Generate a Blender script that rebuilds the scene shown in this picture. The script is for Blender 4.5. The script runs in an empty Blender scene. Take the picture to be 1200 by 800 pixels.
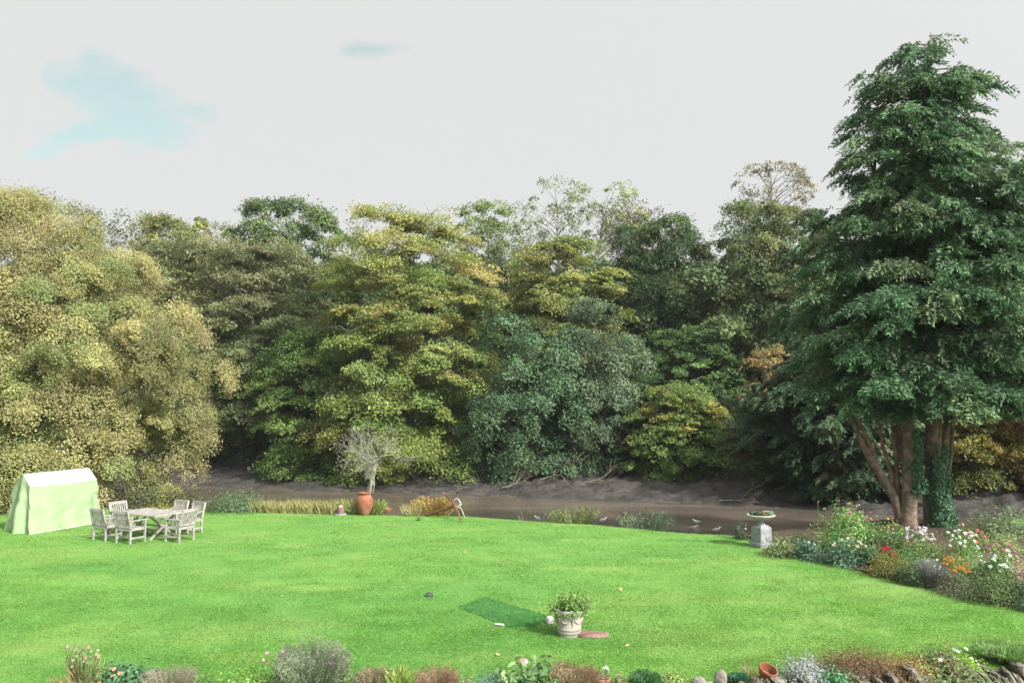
import bpy, math, random
import numpy as np
from mathutils import Vector

# ------------------------------------------------------------------ camera, sky, sun, exposure
sc = bpy.context.scene
CAMZ, FPX = 4.1, 940.0
PITCH = math.atan(70.0 / FPX)
cam_d = bpy.data.cameras.new("camera")
cam_d.sensor_width = 36.0
cam_d.lens = FPX / 1200.0 * 36.0
cam_d.clip_start, cam_d.clip_end = 0.1, 6000.0
cam = bpy.data.objects.new("camera", cam_d)
cam.location = (0, 0, CAMZ)
cam.rotation_euler = (math.pi / 2 + PITCH, 0, 0)
sc.collection.objects.link(cam)
sc.camera = cam

SUN_EL, SUN_AZ = math.radians(37), math.radians(132)   # azimuth clockwise from +Y: to the right and behind the camera
SUN_DIR = Vector((math.sin(SUN_AZ) * math.cos(SUN_EL), math.cos(SUN_AZ) * math.cos(SUN_EL), math.sin(SUN_EL)))
sl = bpy.data.lights.new("sun", 'SUN')
sl.energy = 3.3
sl.angle = math.radians(3.0)
sl.color = (1.0, 0.95, 0.86)
so = bpy.data.objects.new("sun", sl)
so.rotation_euler = SUN_DIR.to_track_quat('Z', 'Y').to_euler()
so.location = (30, -30, 40)
sc.collection.objects.link(so)

world = bpy.data.worlds.new("World")
sc.world = world
world.use_nodes = True
wt = world.node_tree
wt.nodes.clear()


def nd(t, typ, **kw):
    n = t.nodes.new(typ)
    for k, v in kw.items():
        setattr(n, k, v)
    return n


w_out = nd(wt, 'ShaderNodeOutputWorld')
w_mix = nd(wt, 'ShaderNodeMixShader')
w_sky = nd(wt, 'ShaderNodeTexSky', sky_type='NISHITA', sun_disc=False, sun_elevation=SUN_EL, sun_rotation=SUN_AZ)
w_b1 = nd(wt, 'ShaderNodeBackground')
w_b1.inputs[1].default_value = 0.09
w_b2 = nd(wt, 'ShaderNodeBackground')
w_b2.inputs[0].default_value = (0.985, 1.0, 0.995, 1)
w_b2.inputs[1].default_value = 0.312
w_tint = nd(wt, 'ShaderNodeMixRGB', blend_type='MULTIPLY')
w_tint.inputs[0].default_value = 1
w_tint.inputs[2].default_value = (.75, 1.08, .72, 1)
wt.links.new(w_sky.outputs[0], w_tint.inputs[1])
wt.links.new(w_tint.outputs[0], w_b1.inputs[0])
tc = nd(wt, 'ShaderNodeTexCoord')


def px_dir(px, py):
    X, Y = (px - 600) / FPX, (400 - py) / FPX
    v = Vector((X, math.cos(PITCH) - Y * math.sin(PITCH), math.sin(PITCH) + Y * math.cos(PITCH)))
    return v


def wmath(op, a, b=None, clamp=False):
    n = nd(wt, 'ShaderNodeMath', operation=op)
    n.use_clamp = clamp
    for i, v in enumerate((a, b)):
        if v is None:
            continue
        if isinstance(v, (int, float)):
            n.inputs[i].default_value = v
        else:
            wt.links.new(v, n.inputs[i])
    return n.outputs[0]


# the cloud sheet is broken by a few ragged blue gaps, each at a direction of the sky
wn = nd(wt, 'ShaderNodeTexNoise')
wn.inputs['Scale'].default_value = 9.0
wn.inputs['Detail'].default_value = 7.0
wn.inputs['Roughness'].default_value = 0.6
wmap = nd(wt, 'ShaderNodeMapping')
wmap.inputs['Scale'].default_value = (1, 1, 2.2)
wt.links.new(tc.outputs['Generated'], wmap.inputs[0])
wt.links.new(wmap.outputs[0], wn.inputs['Vector'])
gap = None
for (gx, gy, rw, rh, tilt, amp) in ((150, 122, 0.085, 0.042, -0.42, 1.0), (225, 132, 0.085, 0.016, -0.1, 0.75), (120, 80, 0.03, 0.022, -0.6, 0.7),
                               (95, 158, 0.05, 0.014, 0.25, 0.9), (58, 178, 0.035, 0.010, 0.2, 0.75), (300, 132, 0.022, 0.010, 0.0, 0.6),
                               (436, 58, 0.060, 0.012, 0.05, 0.55), (150, 180, 0.02, 0.006, 0.0, 0.55)):
    c = px_dir(gx, gy).normalized()
    ex = Vector((1, 0, 0)); ex = (ex - c * ex.dot(c)).normalized()
    ey = c.cross(ex) * -1
    if ey.z < 0:
        ey = -ey
    ct, st = math.cos(tilt), math.sin(tilt)
    ux, uy = ex * ct + ey * st, ey * ct - ex * st
    terms = []
    for u, r in ((ux, rw), (uy, rh)):
        dp = nd(wt, 'ShaderNodeVectorMath', operation='DOT_PRODUCT')
        wt.links.new(tc.outputs['Generated'], dp.inputs[0])
        dp.inputs[1].default_value = u / r
        terms.append(wmath('POWER', wmath('ABSOLUTE', wmath('SUBTRACT', dp.outputs['Value'], c.dot(u) / r)), 2.0))
    front = nd(wt, 'ShaderNodeVectorMath', operation='DOT_PRODUCT')
    wt.links.new(tc.outputs['Generated'], front.inputs[0])
    front.inputs[1].default_value = c
    infront = wmath('GREATER_THAN', front.outputs['Value'], 0.0)
    g = wmath('MULTIPLY', wmath('MULTIPLY', wmath('SUBTRACT', 1.0, wmath('ADD', terms[0], terms[1]), True), amp), infront)
    gap = g if gap is None else wmath('MAXIMUM', gap, g)
nz = wmath('MULTIPLY', wmath('SUBTRACT', wn.outputs[0], 0.5), 3.4)
gm = wmath('MULTIPLY', wmath('SUBTRACT', wmath('ADD', gap, wmath('MULTIPLY', nz, wmath('GREATER_THAN', gap, 0.001))), 0.12), 1.25, True)
gm = wmath('MULTIPLY', gm, 0.42)
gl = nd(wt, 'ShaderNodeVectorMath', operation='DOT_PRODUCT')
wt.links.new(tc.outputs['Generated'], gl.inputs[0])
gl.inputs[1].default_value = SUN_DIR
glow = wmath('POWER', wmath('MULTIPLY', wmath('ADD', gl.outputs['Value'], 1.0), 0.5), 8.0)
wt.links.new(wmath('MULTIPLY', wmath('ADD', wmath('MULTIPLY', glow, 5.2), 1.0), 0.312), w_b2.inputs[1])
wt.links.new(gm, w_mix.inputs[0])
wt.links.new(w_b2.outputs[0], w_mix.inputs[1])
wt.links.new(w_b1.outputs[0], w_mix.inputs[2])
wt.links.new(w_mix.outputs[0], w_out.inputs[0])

sc.view_settings.view_transform = 'Standard'
sc.view_settings.look = 'None'
sc.view_settings.exposure = 1.3
sc.view_settings.gamma = 1.0
sc.view_settings.use_curve_mapping = False
sc.render.engine = 'CYCLES'
sc.cycles.max_bounces = 6
sc.cycles.diffuse_bounces = 3
sc.cycles.transmission_bounces = 4
sc.cycles.transparent_max_bounces = 4
sc.cycles.use_denoising = True
sc.cycles.caustics_reflective = False
sc.cycles.caustics_refractive = False

# ------------------------------------------------------------------ helpers
rng = np.random.default_rng(7)
COL = sc.collection


def at(px, py, d):
    """world point seen at photo pixel (px, py) at distance Y = d"""
    v = px_dir(px, py)
    return v * (d / v.y) + Vector((0, 0, CAMZ))


def gr(px, py, z=0.0):
    v = px_dir(px, py)
    return v * ((z - CAMZ) / v.z) + Vector((0, 0, CAMZ))


def hsh(ix, iy, iz, seed):
    h = (ix.astype(np.int64) * 374761393 + iy.astype(np.int64) * 668265263 + iz.astype(np.int64) * 2147483647 + seed * 1274126177) & 0xffffffff
    h = ((h ^ (h >> 13)) * 1274126177) & 0xffffffff
    return ((h ^ (h >> 16)) & 0xffff) / 65535.0


def noise(x, y, z=None, seed=0, octaves=3):
    x, y = np.asarray(x, float), np.asarray(y, float)
    z = np.zeros_like(x) if z is None else np.asarray(z, float)
    tot, amp, s = 0, 1.0, 0
    for o in range(octaves):
        ix, iy, iz = np.floor(x), np.floor(y), np.floor(z)
        fx, fy, fz = x - ix, y - iy, z - iz
        fx, fy, fz = (f * f * (3 - 2 * f) for f in (fx, fy, fz))
        v = 0
        for a in (0, 1):
            for b in (0, 1):
                for c in (0, 1):
                    wgt = (fx if a else 1 - fx) * (fy if b else 1 - fy) * (fz if c else 1 - fz)
                    v = v + wgt * hsh(ix + a, iy + b, iz + c, seed + o)
        tot = tot + amp * v
        s += amp
        amp *= 0.5
        x, y, z = x * 2.03 + 17.1, y * 2.03 + 5.3, z * 2.03 + 9.7
    return tot / s


def unit(v):
    return v / np.maximum(np.linalg.norm(v, axis=-1, keepdims=True), 1e-9)


def tag(o, label=None, cat=None, group=None, kind=None):
    if label: o['label'] = label
    if cat: o['category'] = cat
    if group: o['group'] = group
    if kind: o['kind'] = kind
    return o


def thing(name, label, cat, loc=(0, 0, 0), rz=0.0, group=None):
    o = bpy.data.objects.new(name, None)
    o.empty_display_size = 0.3
    o.location = loc
    o.rotation_euler = (0, 0, rz)
    COL.objects.link(o)
    return tag(o, label, cat, group)


def raw_mesh(name, V, F, mat, parent=None, col=None, smooth=False, mats=None, midx=None):
    """V (n,3); F a (m,k) array of equal faces, or a list of faces"""
    me = bpy.data.meshes.new(name)
    V = np.ascontiguousarray(V, dtype=np.float32)
    if isinstance(F, np.ndarray):
        m, k = F.shape
        me.vertices.add(len(V))
        me.vertices.foreach_set('co', V.ravel())
        me.loops.add(m * k)
        me.loops.foreach_set('vertex_index', F.astype(np.int32).ravel())
        me.polygons.add(m)
        me.polygons.foreach_set('loop_start', np.arange(0, m * k, k, dtype=np.int32))
        me.update(calc_edges=True)
    else:
        me.from_pydata(V.tolist(), [], F)
        me.update()
    if col is not None:
        ca = me.color_attributes.new('col', 'FLOAT_COLOR', 'POINT')
        c4 = np.ones((len(V), 4), np.float32)
        c4[:, :3] = np.clip(col, 0, 1)
        ca.data.foreach_set('color', c4.ravel())
    for mm in (mats or [mat]):
        me.materials.append(mm)
    if midx is not None:
        me.polygons.foreach_set('material_index', np.asarray(midx, np.int32))
    if smooth:
        me.polygons.foreach_set('use_smooth', np.ones(len(me.polygons), bool))
    o = bpy.data.objects.new(name, me)
    COL.objects.link(o)
    if parent is not None:
        o.parent = parent
    return o


class MB:
    """collects primitive shapes into one mesh"""
    def __init__(s):
        s.v, s.f = [], []

    def add(s, V, F):
        n = len(s.v)
        s.v += [tuple(p) for p in V]
        s.f += [tuple(i + n for i in f) for f in F]
        return s

    def box(s, c, size, rz=0.0, top=1.0, m=None, bev=0.0):
        x, y, z = (q / 2 for q in size)
        P = []
        b = min(bev, x * .9, y * .9, z * .9)
        if b <= 0:
            for k in (-1, 1):
                q = top if k > 0 else 1
                P += [(-x * q, -y * q, k * z), (x * q, -y * q, k * z), (x * q, y * q, k * z), (-x * q, y * q, k * z)]
            F = [(3, 2, 1, 0), (4, 5, 6, 7), (0, 1, 5, 4), (1, 2, 6, 5), (2, 3, 7, 6), (3, 0, 4, 7)]
        else:
            for (zz, ins) in ((-z, b), (-z + b, 0), (z - b, 0), (z, b)):
                q = top if zz > 0 else 1
                X, Y = (x - ins) * q, (y - ins) * q
                bb = b if ins == 0 else b * .3
                P += [(-X + bb, -Y, zz), (X - bb, -Y, zz), (X, -Y + bb, zz), (X, Y - bb, zz), (X - bb, Y, zz), (-X + bb, Y, zz), (-X, Y - bb, zz), (-X, -Y + bb, zz)]
            F = [tuple(range(7, -1, -1)), tuple(range(24, 32))]
            for r in range(3):
                for i in range(8):
                    F.append((r * 8 + i, r * 8 + (i + 1) % 8, r * 8 + 8 + (i + 1) % 8, r * 8 + 8 + i))
        ca, sa = math.cos(rz), math.sin(rz)
        P = [Vector((p[0] * ca - p[1] * sa, p[0] * sa + p[1] * ca, p[2])) for p in P]
        if m is not None:
            P = [m @ p for p in P]
        return s.add([Vector(c) + p for p in P], F)

    def bar(s, a, b, w, h, up=(0, 0, 1)):
        a, b = Vector(a), Vector(b)
        d = (b - a).normalized()
        u = Vector(up)
        if abs(d.dot(u)) > 0.98:
            u = Vector((0, 1, 0))
        sx = d.cross(u).normalized() * (w / 2)
        sy = sx.cross(d).normalized() * (h / 2)
        P = [q + sx * i + sy * j for q in (a, b) for (i, j) in ((-1, -1), (1, -1), (1, 1), (-1, 1))]
        return s.add(P, [(3, 2, 1, 0), (4, 5, 6, 7), (0, 1, 5, 4), (1, 2, 6, 5), (2, 3, 7, 6), (3, 0, 4, 7)])

    def tube(s, pts, rad, n=8):
        V, F = tube_np([np.array(p, float) for p in pts], rad, n)
        return s.add(V.tolist(), F)

    def lathe(s, prof, n=32, c=(0, 0, 0), cap=True):
        P, F = [], []
        for (r, z) in prof:
            for i in range(n):
                a = 2 * math.pi * i / n
                P.append((c[0] + r * math.cos(a), c[1] + r * math.sin(a), c[2] + z))
        for k in range(len(prof) - 1):
            for i in range(n):
                j = (i + 1) % n
                F.append((k * n + i, k * n + j, k * n + n + j, k * n + n + i))
        if cap:
            F.append(tuple(range(n - 1, -1, -1)))
            F.append(tuple(range((len(prof) - 1) * n, len(prof) * n)))
        return s.add(P, F)

    def build(s, name, mat, parent=None, smooth=False):
        o = raw_mesh(name, np.array([tuple(p) for p in s.v]), s.f, mat, parent)
        if smooth:
            for p in o.data.polygons:
                p.use_smooth = True
            try:
                o.data.set_sharp_from_angle(angle=math.radians(40))
            except Exception:
                pass
        return o


def tube_np(pts, rad, n=6):
    pts = np.array(pts, float)
    m = len(pts)
    rad = np.broadcast_to(np.asarray(rad, float), (m,)) if np.ndim(rad) else np.full(m, rad)
    tan = unit(np.gradient(pts, axis=0))
    ref = np.array([0.0, 0.0, 1.0]) if abs(tan[0][2]) < 0.9 else np.array([1.0, 0, 0])
    u = unit(np.cross(tan, ref))
    v = np.cross(tan, u)
    a = np.linspace(0, 2 * np.pi, n, endpoint=False)
    V = (pts[:, None] + rad[:, None, None] * (np.cos(a)[None, :, None] * u[:, None] + np.sin(a)[None, :, None] * v[:, None])).reshape(-1, 3)
    F = []
    for k in range(m - 1):
        for i in range(n):
            j = (i + 1) % n
            F.append((k * n + i, k * n + n + i, k * n + n + j, k * n + j))
    return V, F


class Tubes:
    """many tapered branches in one mesh"""
    def __init__(s):
        s.v, s.f, s.n = [], [], 0

    def add(s, pts, rad, n=5):
        V, F = tube_np(pts, rad, n)
        s.v.append(V)
        s.f.append(np.array(F, np.int64) + s.n)
        s.n += len(V)

    def build(s, name, mat, parent=None):
        if not s.v:
            return None
        return raw_mesh(name, np.concatenate(s.v), np.concatenate(s.f), mat, parent, smooth=True)


class Leaves:
    """small folded diamond faces, one per leaf, with a colour of their own"""
    def __init__(s):
        s.a = []

    def add(s, c, n, ax, L, W, col):
        N = len(c)
        s.a.append((c, unit(n), ax, np.broadcast_to(L, (N,)), np.broadcast_to(W, (N,)), np.broadcast_to(col, (N, 3))))

    def count(s):
        return sum(len(q[0]) for q in s.a)

    def build(s, name, mat, parent=None, origin=(0, 0, 0)):
        c, n, ax, L, W, col = (np.concatenate([q[i] for q in s.a]) for i in range(6))
        c = c - np.array(origin)
        t = unit(ax - (ax * n).sum(1, keepdims=True) * n)
        b = np.cross(n, t)
        L, W = L[:, None], W[:, None]
        V = np.empty((len(c), 4, 3))
        V[:, 0] = c - t * L * .5
        V[:, 1] = c + b * W * .5 + n * W * .18 - t * L * .06
        V[:, 2] = c + t * L * .5 - n * L * .08
        V[:, 3] = c - b * W * .5 + n * W * .18 - t * L * .06
        F = np.arange(len(c) * 4).reshape(-1, 4)
        return raw_mesh(name, V.reshape(-1, 3), F, mat, parent, col=np.repeat(col, 4, axis=0))


def rdir(n):
    return unit(rng.normal(size=(n, 3)))


# ------------------------------------------------------------------ materials
def mat_new(name):
    m = bpy.data.materials.new(name)
    m.use_nodes = True
    t = m.node_tree
    return m, t, t.nodes['Principled BSDF']


def mat_noise(name, c1, c2, rough=0.7, scale=4.0, bump=0.15, bscale=None, spec=0.3, detail=6, metallic=0.0, c3=None, s3=0.6):
    m, t, b = mat_new(name)
    b.inputs['Roughness'].default_value = rough
    b.inputs['Specular IOR Level'].default_value = spec
    b.inputs['Metallic'].default_value = metallic
    co = nd(t, 'ShaderNodeTexCoord')
    n = nd(t, 'ShaderNodeTexNoise')
    n.inputs['Scale'].default_value = scale
    n.inputs['Detail'].default_value = detail
    t.links.new(co.outputs['Object'], n.inputs['Vector'])
    r = nd(t, 'ShaderNodeValToRGB')
    r.color_ramp.elements[0].position, r.color_ramp.elements[1].position = 0.35, 0.65
    r.color_ramp.elements[0].color = (*c1, 1)
    r.color_ramp.elements[1].color = (*c2, 1)
    t.links.new(n.outputs[0], r.inputs[0])
    src = r.outputs[0]
    if c3 is not None:
        n3 = nd(t, 'ShaderNodeTexNoise')
        n3.inputs['Scale'].default_value = s3
        n3.inputs['Detail'].default_value = 5
        t.links.new(co.outputs['Object'], n3.inputs['Vector'])
        r3 = nd(t, 'ShaderNodeValToRGB')
        r3.color_ramp.elements[0].position, r3.color_ramp.elements[1].position = 0.48, 0.62
        r3.color_ramp.elements[0].color = (0, 0, 0, 1)
        r3.color_ramp.elements[1].color = (1, 1, 1, 1)
        t.links.new(n3.outputs[0], r3.inputs[0])
        mx = nd(t, 'ShaderNodeMixRGB')
        t.links.new(r3.outputs[0], mx.inputs[0])
        t.links.new(src, mx.inputs[1])
        mx.inputs[2].default_value = (*c3, 1)
        src = mx.outputs[0]
    t.links.new(src, b.inputs['Base Color'])
    if bump:
        n2 = nd(t, 'ShaderNodeTexNoise')
        n2.inputs['Scale'].default_value = bscale or scale * 4
        n2.inputs['Detail'].default_value = 5
        t.links.new(co.outputs['Object'], n2.inputs['Vector'])
        bp = nd(t, 'ShaderNodeBump')
        bp.inputs['Strength'].default_value = bump
        bp.inputs['Distance'].default_value = 0.05
        t.links.new(n2.outputs[0], bp.inputs['Height'])
        t.links.new(bp.outputs[0], b.inputs['Normal'])
    return m


def mat_leaf(name, rough=0.55, spec=0.35, trans=0.3):
    m, t, b = mat_new(name)
    a = nd(t, 'ShaderNodeAttribute', attribute_name='col')
    t.links.new(a.outputs['Color'], b.inputs['Base Color'])
    b.inputs['Roughness'].default_value = rough
    b.inputs['Specular IOR Level'].default_value = spec
    tr = nd(t, 'ShaderNodeBsdfTranslucent')
    hs = nd(t, 'ShaderNodeHueSaturation')
    hs.inputs['Saturation'].default_value = 1.1
    hs.inputs['Value'].default_value = 1.25
    t.links.new(a.outputs['Color'], hs.inputs['Color'])
    t.links.new(hs.outputs[0], tr.inputs[0])
    mx = nd(t, 'ShaderNodeMixShader')
    mx.inputs[0].default_value = trans
    t.links.new(b.outputs[0], mx.inputs[1])
    t.links.new(tr.outputs[0], mx.inputs[2])
    t.links.new(mx.outputs[0], t.nodes['Material Output'].inputs[0])
    return m


M = dict(
    leaf=mat_leaf('leaf', .6, .25, .36), gloss=mat_leaf('glossy_leaf', 0.5, 0.35, 0.25), needle=mat_leaf('needle', 0.6, 0.25, 0.2),
    petal=mat_leaf('petal', 0.7, 0.2, 0.25), blade=mat_leaf('grass_blade', 0.5, 0.35, 0.38), turf=mat_leaf('turf_blade', 0.75, 0.1, 0.5),
    bark=mat_noise('grey_bark', (.10, .085, .07), (.20, .175, .14), .9, 6, .5),
    redbark=mat_noise('red_brown_bark', (.12, .083, .062), (.27, .20, .15), .9, 5, 1.0, 9, c3=(.11, .10, .07), s3=1.6),
    palebark=mat_noise('pale_lichen_bark', (.19, .175, .15), (.31, .29, .255), .9, 8, .4),
    twig=mat_noise('grey_twig', (.20, .18, .15), (.33, .30, .25), .9, 6, .2),
    teak=mat_noise('weathered_teak', (.20, .19, .17), (.34, .325, .30), .75, 9, .25, 40),
    terracotta=mat_noise('terracotta', (.19, .068, .036), (.26, .10, .057), .8, 5, .15, 30, c3=(.25, .14, .09), s3=3),
    stonepot=mat_noise('pale_stone_pot', (.29, .26, .225), (.38, .35, .305), .8, 7, .15, 50, c3=(.24, .22, .185), s3=4),
    pedestal=mat_noise('grey_stone', (.17, .178, .19), (.27, .28, .295), .85, 6, .3, 30),
    whitestone=mat_noise('white_stone', (.36, .36, .335), (.46, .46, .43), .8, 6, .2),
    rubble=mat_noise('rubble_stone', (.10, .085, .07), (.21, .18, .15), .9, 5, .7, 16, c3=(.09, .10, .06), s3=2.5),
    boulder=mat_noise('boulder_stone', (.16, .14, .12), (.26, .235, .205), .9, 6, .5, 18),
    rust=mat_noise('rusty_iron', (.10, .05, .035), (.24, .115, .07), .85, 14, .4, 60),
    paleiron=mat_noise('flaking_iron', (.35, .28, .23), (.5, .43, .37), .85, 14, .4, 60),
    soil=mat_noise('soil', (.045, .03, .02), (.09, .065, .045), .95, 5, .6, 20),
    darkstone=mat_noise('dark_stone', (.035, .045, .045), (.07, .08, .08), .9, 12, .4),
    slab=mat_noise('red_slab', (.15, .075, .06), (.22, .125, .105), .9, 7, .3, c3=(.24, .165, .145), s3=3),
    mat_green=mat_noise('green_matting', (.07, .215, .055), (.095, .26, .07), .9, 30, .5, 120),
    gull=mat_noise('white_feather', (.6, .6, .58), (.68, .68, .66), .7, 6, .05),
    gullgrey=mat_noise('grey_feather', (.38, .40, .42), (.48, .50, .52), .7, 6, .05),
    beak=mat_noise('orange_beak', (.45, .14, .05), (.5, .18, .07), .5, 6, 0),
    cloth=mat_noise('pale_green_cover', (.20, .272, .148), (.228, .30, .168), .7, 1.5, .3, 5),
    roofcloth=mat_noise('faded_cover_roof', (.31, .315, .295), (.36, .365, .345), .7, 1.5, .25, 5),
    carpaint=mat_noise('dark_car_paint', (.02, .024, .03), (.026, .03, .038), .18, 2, 0, spec=.6),
    carglass=mat_noise('dark_glass', (.012, .014, .016), (.016, .018, .02), .05, 2, 0, spec=.6),
    rubber=mat_noise('black_rubber', (.015, .015, .015), (.025, .025, .025), .8, 8, .1),
    rim=mat_noise('alloy_metal', (.4, .4, .41), (.5, .5, .51), .35, 4, 0, metallic=.8),
    drive=mat_noise('gravel_drive', (.16, .145, .125), (.30, .28, .25), .95, 22, .6, 60),
)

def ground_mat():
    m, t, b = mat_new('bank_mud')
    co = nd(t, 'ShaderNodeTexCoord')
    a = nd(t, 'ShaderNodeAttribute', attribute_name='col')
    n = nd(t, 'ShaderNodeTexNoise')
    n.inputs['Scale'].default_value = 1.3
    n.inputs['Detail'].default_value = 9
    n.inputs['Roughness'].default_value = .65
    t.links.new(co.outputs['Object'], n.inputs['Vector'])
    mp = nd(t, 'ShaderNodeMapRange')
    mp.inputs[1].default_value, mp.inputs[2].default_value = .3, .7
    mp.inputs[3].default_value, mp.inputs[4].default_value = .6, 1.45
    t.links.new(n.outputs[0], mp.inputs[0])
    mx = nd(t, 'ShaderNodeMixRGB', blend_type='MULTIPLY')
    mx.inputs[0].default_value = 1
    t.links.new(a.outputs[0], mx.inputs[1])
    t.links.new(mp.outputs[0], mx.inputs[2])
    t.links.new(mx.outputs[0], b.inputs['Base Color'])
    b.inputs['Roughness'].default_value = .62
    b.inputs['Specular IOR Level'].default_value = .4
    n2 = nd(t, 'ShaderNodeTexNoise')
    n2.inputs['Scale'].default_value = 4
    n2.inputs['Detail'].default_value = 8
    t.links.new(co.outputs['Object'], n2.inputs['Vector'])
    bp = nd(t, 'ShaderNodeBump')
    bp.inputs['Strength'].default_value = .8
    bp.inputs['Distance'].default_value = .12
    t.links.new(n2.outputs[0], bp.inputs['Height'])
    t.links.new(bp.outputs[0], b.inputs['Normal'])
    return m


def water_mat():
    m, t, b = mat_new('brown_river_water')
    co = nd(t, 'ShaderNodeTexCoord')
    mpn = nd(t, 'ShaderNodeMapping')
    mpn.inputs['Scale'].default_value = (.35, 1.6, 1)
    mpn.inputs['Rotation'].default_value = (0, 0, math.radians(17))
    t.links.new(co.outputs['Object'], mpn.inputs[0])
    n = nd(t, 'ShaderNodeTexNoise')
    n.inputs['Scale'].default_value = .5
    n.inputs['Detail'].default_value = 4
    t.links.new(mpn.outputs[0], n.inputs['Vector'])
    r = nd(t, 'ShaderNodeValToRGB')
    r.color_ramp.elements[0].position, r.color_ramp.elements[1].position = .35, .65
    r.color_ramp.elements[0].color = (.095, .077, .060, 1)
    r.color_ramp.elements[1].color = (.14, .115, .092, 1)
    t.links.new(n.outputs[0], r.inputs[0])
    t.links.new(r.outputs[0], b.inputs['Base Color'])
    b.inputs['Roughness'].default_value = .12
    b.inputs['IOR'].default_value = 1.33
    n2 = nd(t, 'ShaderNodeTexNoise')
    n2.inputs['Scale'].default_value = 3
    n2.inputs['Detail'].default_value = 3
    t.links.new(mpn.outputs[0], n2.inputs['Vector'])
    bp = nd(t, 'ShaderNodeBump')
    bp.inputs['Strength'].default_value = .25
    bp.inputs['Distance'].default_value = .05
    t.links.new(n2.outputs[0], bp.inputs['Height'])
    t.links.new(bp.outputs[0], b.inputs['Normal'])
    return m


def lawn_mat():
    m, t, b = mat_new('mown_lawn')
    a = nd(t, 'ShaderNodeAttribute', attribute_name='col')
    co = nd(t, 'ShaderNodeTexCoord')
    n = nd(t, 'ShaderNodeTexNoise')
    n.inputs['Scale'].default_value = 14
    n.inputs['Detail'].default_value = 8
    n.inputs['Roughness'].default_value = .7
    t.links.new(co.outputs['Object'], n.inputs['Vector'])
    mp = nd(t, 'ShaderNodeMapRange')
    mp.inputs[1].default_value, mp.inputs[2].default_value = .3, .7
    mp.inputs[3].default_value, mp.inputs[4].default_value = .86, 1.14
    t.links.new(n.outputs[0], mp.inputs[0])
    mx = nd(t, 'ShaderNodeMixRGB', blend_type='MULTIPLY')
    mx.inputs[0].default_value = 1
    t.links.new(a.outputs[0], mx.inputs[1])
    t.links.new(mp.outputs[0], mx.inputs[2])
    t.links.new(mx.outputs[0], b.inputs['Base Color'])
    b.inputs['Roughness'].default_value = .85
    b.inputs['Specular IOR Level'].default_value = .2
    return m


# ------------------------------------------------------------------ terrain
EDGE = np.array([(-200, 48), (-60, 36), (-19.9, 31.2), (-11.2, 30), (-5.3, 29.1), (-1.5, 28.7), (.6, 27.6), (2.84, 26.7), (5.3, 25.1), (7.1, 24.5), (10, 26.5), (14, 28.6), (20, 28), (40, 25), (80, 15), (200, -20)])
NEARW = np.array([(-200, 66), (-60, 52), (-20, 42.5), (1.6, 37.9), (8.2, 35.1), (22, 33), (40, 28.5), (80, 20), (200, -10)])
FARW = np.array([(-200, 90), (-60, 65), (-16.8, 52.5), (0, 48), (12.2, 44), (15.7, 42), (22, 39), (40, 34), (80, 25), (200, -2)])
f_edge = lambda x: np.interp(x, EDGE[:, 0], EDGE[:, 1])
f_near = lambda x: np.interp(x, NEARW[:, 0], NEARW[:, 1])
f_far = lambda x: np.interp(x, FARW[:, 0], FARW[:, 1])


def sstep(t):
    t = np.clip(t, 0, 1)
    return t * t * (3 - 2 * t)


def hill(D):
    """height above the water line against the distance D beyond it"""
    return np.interp(D, [-2, 0, 3, 7, 8.2, 12, 25, 60, 90, 160, 400], [-.5, 0, .35, 1.15, 2.1, 3.2, 7.5, 17.5, 21, 18, 10])


WALLP = np.array([(-80, 10.6), (-1, 11.15), (2.6, 11.5), (4.9, 11.95), (8.2, 12.45), (14, 12.9), (80, 16)])


def wall_y(x):
    """face of the low stone wall that holds up the near side of the lawn"""
    return np.interp(x, WALLP[:, 0], WALLP[:, 1])


def ground_z(x, y):
    x, y = np.asarray(x, float), np.asarray(y, float)
    e, n, w = f_edge(x), f_near(x), f_far(x)
    z = -sstep((y - e) / np.maximum(.5 * (n - e), 1)) * 1.35
    z = z - .25 * sstep((y - n + 2.5) / 2.5)
    z = z - .5 * sstep((y - n) / 3)
    D = y - w
    z = np.where(D > -2, np.maximum(np.where(D > 0, -1.6 + hill(D), -2.1 + (D + 2) * .25), -2.1), z)
    lump = (noise(x * .8, y * .8, seed=3, octaves=4) - .5) * .55
    rid = np.abs(noise(x * 1.1 + y * .5, y * 1.5 - x * .3, seed=41, octaves=4) - .5)
    lump = lump - np.clip(.12 - rid, 0, .12) * 2.0 + (noise(x * 2.6, y * 2.6, seed=43, octaves=3) - .5) * .20
    lump = lump * np.where((D > -1.2) & (D < .6), .35, 1)
    z = z + np.where(y > e + 1.5, lump * np.clip((y - e - 1.5) / 2, 0, 1), 0)
    z = np.where(y < wall_y(x) + .25, -1.05, z)
    return z


def gz(x, y):
    return float(ground_z(np.array([x]), np.array([y]))[0])


def ground_col(x, y):
    e, n, w = f_edge(x), f_near(x), f_far(x)
    D = y - w
    mud = np.array([.043, .039, .036])
    soil = np.array([.06, .045, .03])
    litter = np.array([.045, .038, .022])
    c = np.where((y < e + .6)[..., None], soil, mud)
    wet = noise(x * .35, y * 1.2, seed=21)
    c = c * (.55 + .9 * wet)[..., None]
    c = np.where((D > 7.3)[..., None], litter, c)
    c = np.where((y < wall_y(x) + .3)[..., None], np.array([.2, .18, .155]), c)
    return c


def axis(lo, hi, step, ends):
    core = np.arange(lo, hi + 1e-6, step)
    left = lo - np.array(ends[0])[::-1]
    right = hi + np.array(ends[1])
    return np.concatenate([left, core, right])


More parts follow.
